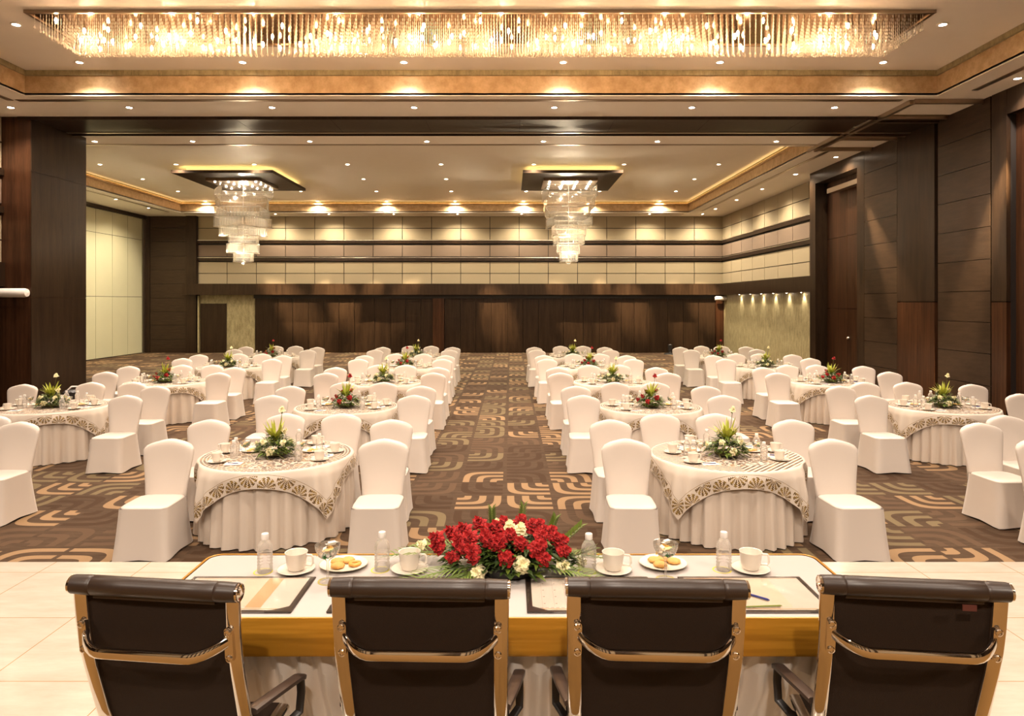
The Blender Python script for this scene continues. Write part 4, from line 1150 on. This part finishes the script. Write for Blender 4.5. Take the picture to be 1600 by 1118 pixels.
for (px, py), gpx, nm, ring in (((537, 885), (512, 908), 'left', True), ((1036, 883), (1040, 905), 'right', False)):
    x, y = on(px, py)
    o = obj('biscuit_plate', PLATE_M, None, (x, y, Z0)); o.scale = (.95, .85, 1); tag(o, 'cream plate of biscuits at the %s of the head table' % nm, 'plate', 'plates on the head table')
    zz = Z0 + .010
    ck = [(-.032, .022, 'back left'), (.010, .034, 'back right'), (-.018, -.030, 'front')]
    for dx, dy, w in ck:
        o = obj('biscuit', RC, None, (x + dx, y + dy, zz)); tag(o, 'round golden biscuit at the %s of the %s head table plate' % (w, nm), 'biscuit', 'biscuits on the head table')
    if ring:
        o = obj('ring_biscuit', RING_M, None, (x + .050, y - .006, zz)); tag(o, 'glazed ring-shaped biscuit on the left head table plate', 'biscuit')
    else:
        o = obj('biscuit', RC, None, (x + .048, y + .008, zz)); tag(o, 'round golden biscuit at the right rim of the right head table plate', 'biscuit', 'biscuits on the head table')
        for q in (0, 1, 2):
            pass
    gx, gy = on(*gpx)
    mb = MB(); mb.lathe([(.034, 0), (.040, .0003), (.040, .001), (.034, .001)], 32, caps=False); o = mb.build('paper_coaster', M['doily'], None, loc=(gx, gy, Z0)); tag(o, 'ringed paper coaster under the %s glass of sweets on the head table' % nm, 'coaster', 'coasters on the head table')
    place(GOBLET, (gx, gy, Z0 + .001), .5, 'stemmed glass of wrapped sweets at the %s of the head table' % nm, 'glass', 'sweet glasses on the head table', 1.12)

# desk folders
def folder(cx, label, variant):
    w, d = .255, .165; cy = (2.51 + 2.85)/2
    t = thing('desk_folder', label, 'folder', (cx, cy, Z0), 0, 'desk folders on the head table')
    b = MB(); b.bbox(-w, w, -d, d, 0, .005, .002); b.build('folder_board', M['leather'], t, smooth=False)
    b = MB(); b.box(-w + .022, w - .022, -d + .018, d - .018, .005, .0062); b.build('printed_sheet', M['paper'], t, smooth=False)
    b = MB(); z0, z1 = .0062, .0066
    if variant == 0:
        b.box(-.02, .07, -d + .05, d - .024, z0, z1, 1); b.box(.07, .13, -d + .035, d - .024, z0, z1, 0)
    elif variant == 3:
        b.box(-.06, .03, -d + .04, d - .024, z0, z1, 1); b.box(.03, .11, -d + .04, d - .024, z0, z1, 2)
        b.box(-.09, .03, -d + .045, -d + .049, z0, z1, 0)
    b.box(-w + .03, w - .03, d - .026, d - .022, z0, z1, 0); b.box(-w + .04, w - .06, -d + .024, -d + .030, z0, z1, 0)
    for k in range(9):
        if variant in (1, 2): b.box(-w + .06 + .045*k, -w + .0606 + .045*k, -d + .05, d - .04, z0, z1, 3)
        b.box(-w + .05 + .02*k, -w + .062 + .02*k, -d + .034, -d + .037, z0, z1, 3)
    for k in range(4):
        if variant in (1, 2): 
            for q in range(8): b.box(-w + .065 + .045*q, -w + .072 + .045*q, -d + .07 + .06*k, -d + .074 + .06*k, z0, z1, 3)
    b.build('print', [M['peach'], M['peachl'], M['peachl'], M['ink']], t, smooth=False)
    for sx, sy in ((-1, -1), (1, -1)):
        b = MB(); x, y = sx*w, sy*d; b.add([(x, y, .0072), (x - sx*.10, y, .0072), (x, y - sy*.06, .0072), (x, y, .0052), (x - sx*.10, y, .0052), (x, y - sy*.06, .0052)], [(0,1,2),(5,4,3),(0,3,4,1),(1,4,5,2),(2,5,3,0)]); b.build('corner_pocket', M['leather'], t, smooth=False)
    b = MB(); n = 24
    for i in range(n + 1):
        for j in range(15):
            xx = -w + .004 + (2*w - .008)*i/n; yy = -d + .004 + (2*d - .008)*j/14
            b.v.append((xx, yy, .0095 + .0012*math.sin(31*xx + 13*yy + variant) * math.sin(23*yy + variant)))
    for i in range(n):
        for j in range(14): k = i*15 + j; b.f.append((k, k + 15, k + 16, k + 1)); b.m.append(0)
    o = b.build('clear_cover', M['film'], t)
for cx, v, nm in ((-1.065, 0, 'leftmost'), (-.425, 1, 'second from left'), (.315, 2, 'third from left'), (.948, 3, 'rightmost')):
    folder(cx, 'dark desk folder with printed sheet under clear plastic, %s on the head table' % nm, v)
zf = Z0 + .0125
x0, y0 = at(1161, 925, zf); x1, y1 = at(1203, 937, zf)
b = MB(); b.tube([(0, 0, 0), (.92*(x1 - x0), .92*(y1 - y0), 0), (x1 - x0, y1 - y0, -.001)], [.0042, .0042, .001], 8)
o = b.build('pen', M['pen'], None, loc=(x0, y0, zf)); tag(o, 'blue pen lying on the rightmost desk folder', 'pen')
x0, y0 = at(1150, 948, zf); x1, y1 = at(1222, 945.5, zf)
b = MB(); b.tube([(0, 0, 0), (.95*(x1 - x0), .95*(y1 - y0), 0), (x1 - x0, y1 - y0, 0)], [.0032, .0032, .0008], 6)
o = b.build('pencil', M['pencil'], None, loc=(x0, y0, zf)); tag(o, 'thin green pencil along the near edge of the rightmost folder', 'pencil')

# ------------------------------------------------------------------ big bouquet
def bouquet():
    rr = random.Random(31); cx, cy = X(795, 2.90), 2.93
    t = thing('flower_arrangement', 'large low bouquet of red and ivory carnations with palm fronds on the head table', 'flowers', (cx, cy, Z0))
    b = MB(); b.lathe([(.09, 0), (.13, .01), (.14, .04), (.12, .05)], 20); b.build('tray', M['dark'], t)
    b = MB(); b.lathe([(.12, .02), (.13, .05), (.11, .09), (.07, .12), (.01, .13)], 16); b.build('moss', M['leafd'], t)
    b = MB()
    for _ in range(900):
        a = rr.uniform(0, 2*PI); q = math.sqrt(rr.random()); px_, py_ = .27*q*math.cos(a), .15*q*math.sin(a); z = .015 + .17*(1 - q*q)**.6*rr.uniform(.5, 1)
        leaf(b, (px_, py_, z), (math.cos(a + rr.uniform(-.8, .8)), .7*math.sin(a + rr.uniform(-.8, .8)), rr.uniform(-.2, 1.0)), rr.uniform(.035, .065), rr.uniform(.008, .014), .3, rr.choice([0, 0, 0, 1]), 2)
    b.build('foliage', [M['leafd'], M['leaf']], t)
    # palm fronds
    def frond(p, a, L, el, n=15):
        mb = MB(); p = Vector(p); d = Vector((math.cos(a), math.sin(a), 0)); sd = Vector((-d.y, d.x, 0)); pts = []
        for k in range(9):
            u = k/8; pts.append(p + d*(L*u) + Vector((0, 0, el*L*u - (el + .05)*L*u*u)))
        mb.tube(pts, [.003]*8 + [.001], 5, mi=0)
        for k in range(n):
            u = (k + 2)/(n + 1); i = min(7, int(u*8)); f_ = u*8 - i; c = pts[i].lerp(pts[i + 1], f_)
            for s in (-1, 1):
                Lf = .30*L*math.sin(PI*(.12 + .80*u)); dr = (d*.75 + sd*s*.75 + Vector((0, 0, .25))).normalized()
                leaf(mb, c, dr, Lf, .0042, .25, 0, 3)
        return mb.build('palm_frond', M['frond'], t)
    frond((-.12, -.06, .035), PI + .42, .36, .12); frond((-.15, .02, .05), PI - .12, .40, .16); frond((-.10, -.08, .03), PI + .80, .25, .10)
    frond((.12, -.06, .035), -.42, .30, .12); frond((.14, .0, .05), .10, .28, .2); frond((-.15, .06, .06), PI - .35, .30, .2)
    # upright leafy sprigs
    for (x, y, z, a, el, L) in ((.20, .02, .08, .35, .75, .16), (.22, -.02, .05, -.1, .35, .16), (-.07, .03, .16, 1.7, 3, .09), (.05, .05, .16, 1.1, 3, .10), (.17, .06, .11, .8, 1.6, .10)):
        mb = MB(); d = Vector((math.cos(a), math.sin(a)*.6, el)).normalized()
        for k in range(9):
            p = Vector((x, y, z)) + d*(L*k/9)
            for s in (-1, 1): leaf(mb, p, d + Vector((s*.6, 0, .1)), .04, .009, .1, 0, 2)
        mb.build('leafy_sprig', M['leaf'], t)
    def flower(px, py, col, s=1.0, yy=None):
        # put the bloom on the dome: choose depth from image height
        y = 2.62; best = (9, 2.85)
        for k in range(90):      # first point of the sight line that touches the dome of the bouquet
            yy_ = 2.66 + .004*k; zz_ = EYE - (py - HY)*yy_/F - Z0; xx_ = X(px, yy_) - cx
            q = (xx_/.29)**2 + ((yy_ - cy)/.155)**2 + (zz_/.20)**2 if zz_ > .0 else 9
            if q < best[0]: best = (q, yy_)
            if q <= 1: break
        y = best[1]; z = max(EYE - (py - HY)*y/F, Z0 + .03); x = X(px, y); u = (860 - py)/60
        o = obj('red_carnation' if col == 'r' else 'ivory_carnation', CAR_R if col == 'r' else CAR_W, t, (x - cx, y - cy, z - Z0))
        o.rotation_euler = Vector(((x - cx)*3.2, -.75 + (py < 835)*.35, .55 + u*.35)).to_track_quat('Z', 'Y').to_euler(); s *= rr.uniform(.92, 1.08); o.scale = (s, s, s)
    def C(zx, zy): return 620 + zx/4.706, 780 + zy/4.706
    reds = [(300,285),(310,345),(410,245),(500,225),(610,180),(545,280),(465,335),(415,425),(560,375),(560,420),(690,230),(660,270),(680,300),(735,215),(745,325),(835,260),(905,320),(805,430),(910,165),(985,200),(790,180),(1035,200),(1070,240),(1060,270),(1125,240),(1155,280),(1200,310),(1050,340),(1020,365),(1080,435),(1225,380),(500,370),(470,300),(760,300)]
    for z in reds: flower(*C(*z), 'r', 1.0)
    for z, s in (((740,190), .85), ((830,210), 1.0), ((905,230), .95), ((600,540), 1.05), ((918,485), 1.1), ((1215,490), .95), ((1350,470), .8), ((190,330), .7), ((430,300), .6)): flower(*C(*z), 'w', s)
bouquet()

# black case on the carpet behind the far left table, small black stand by the back wall
t = thing('equipment_case', 'black equipment case with pale strap on the carpet beside the left column foot', 'case', (X(117, 13.6), 13.6, 0), .3)
b = MB(); b.bbox(-.20, .20, -.14, .14, 0, .66, .04); b.build('case_body', M['dark'], t)
b = MB(); b.tube([(-.12, 0, .655), (-.06, 0, .72), (.06, 0, .72), (.12, 0, .655)], .018, 8); b.build('case_strap', M['whitepl'], t)
t = thing('floor_stand', 'small black stand on the carpet by the dark back wall, right of the aisle', 'stand', (X(1047, 31.6), 31.6, 0))
b = MB(); b.lathe([(.30, 0), (.28, .04), (.08, .08), (.06, .12)], 14); b.build('stand_base', M['dark'], t)
b = MB(); b.bbox(-.09, .09, -.07, .07, .12, .46, .03); b.build('stand_head', M['dark'], t)

# ------------------------------------------------------------------ camera, world, view
cam = bpy.data.cameras.new('camera'); co = bpy.data.objects.new('camera', cam); COL.objects.link(co)
co.location = (0, 0, EYE); co.rotation_euler = (PI/2, 0, 0); cam.sensor_width = 36; cam.lens = 36*F/1600
cam.shift_x = (800 - VX)/1600; cam.shift_y = (HY - 559)/1600; cam.clip_start = .05; cam.clip_end = 200
SC.camera = co
w = bpy.data.worlds.new('world'); SC.world = w; w.use_nodes = True
w.node_tree.nodes['Background'].inputs[0].default_value = (.02, .014, .008, 1); w.node_tree.nodes['Background'].inputs[1].default_value = 1
SC.view_settings.view_transform = 'Standard'; SC.view_settings.look = 'None'; SC.view_settings.gamma = 1; SC.view_settings.use_curve_mapping = False
SC.view_settings.exposure = EXPO
cy_ = SC.cycles
cy_.max_bounces = 8; cy_.diffuse_bounces = 4; cy_.glossy_bounces = 3; cy_.transmission_bounces = 4; cy_.transparent_max_bounces = 24
cy_.sample_clamp_indirect = 6; cy_.caustics_reflective = False; cy_.caustics_refractive = False; cy_.use_denoising = True
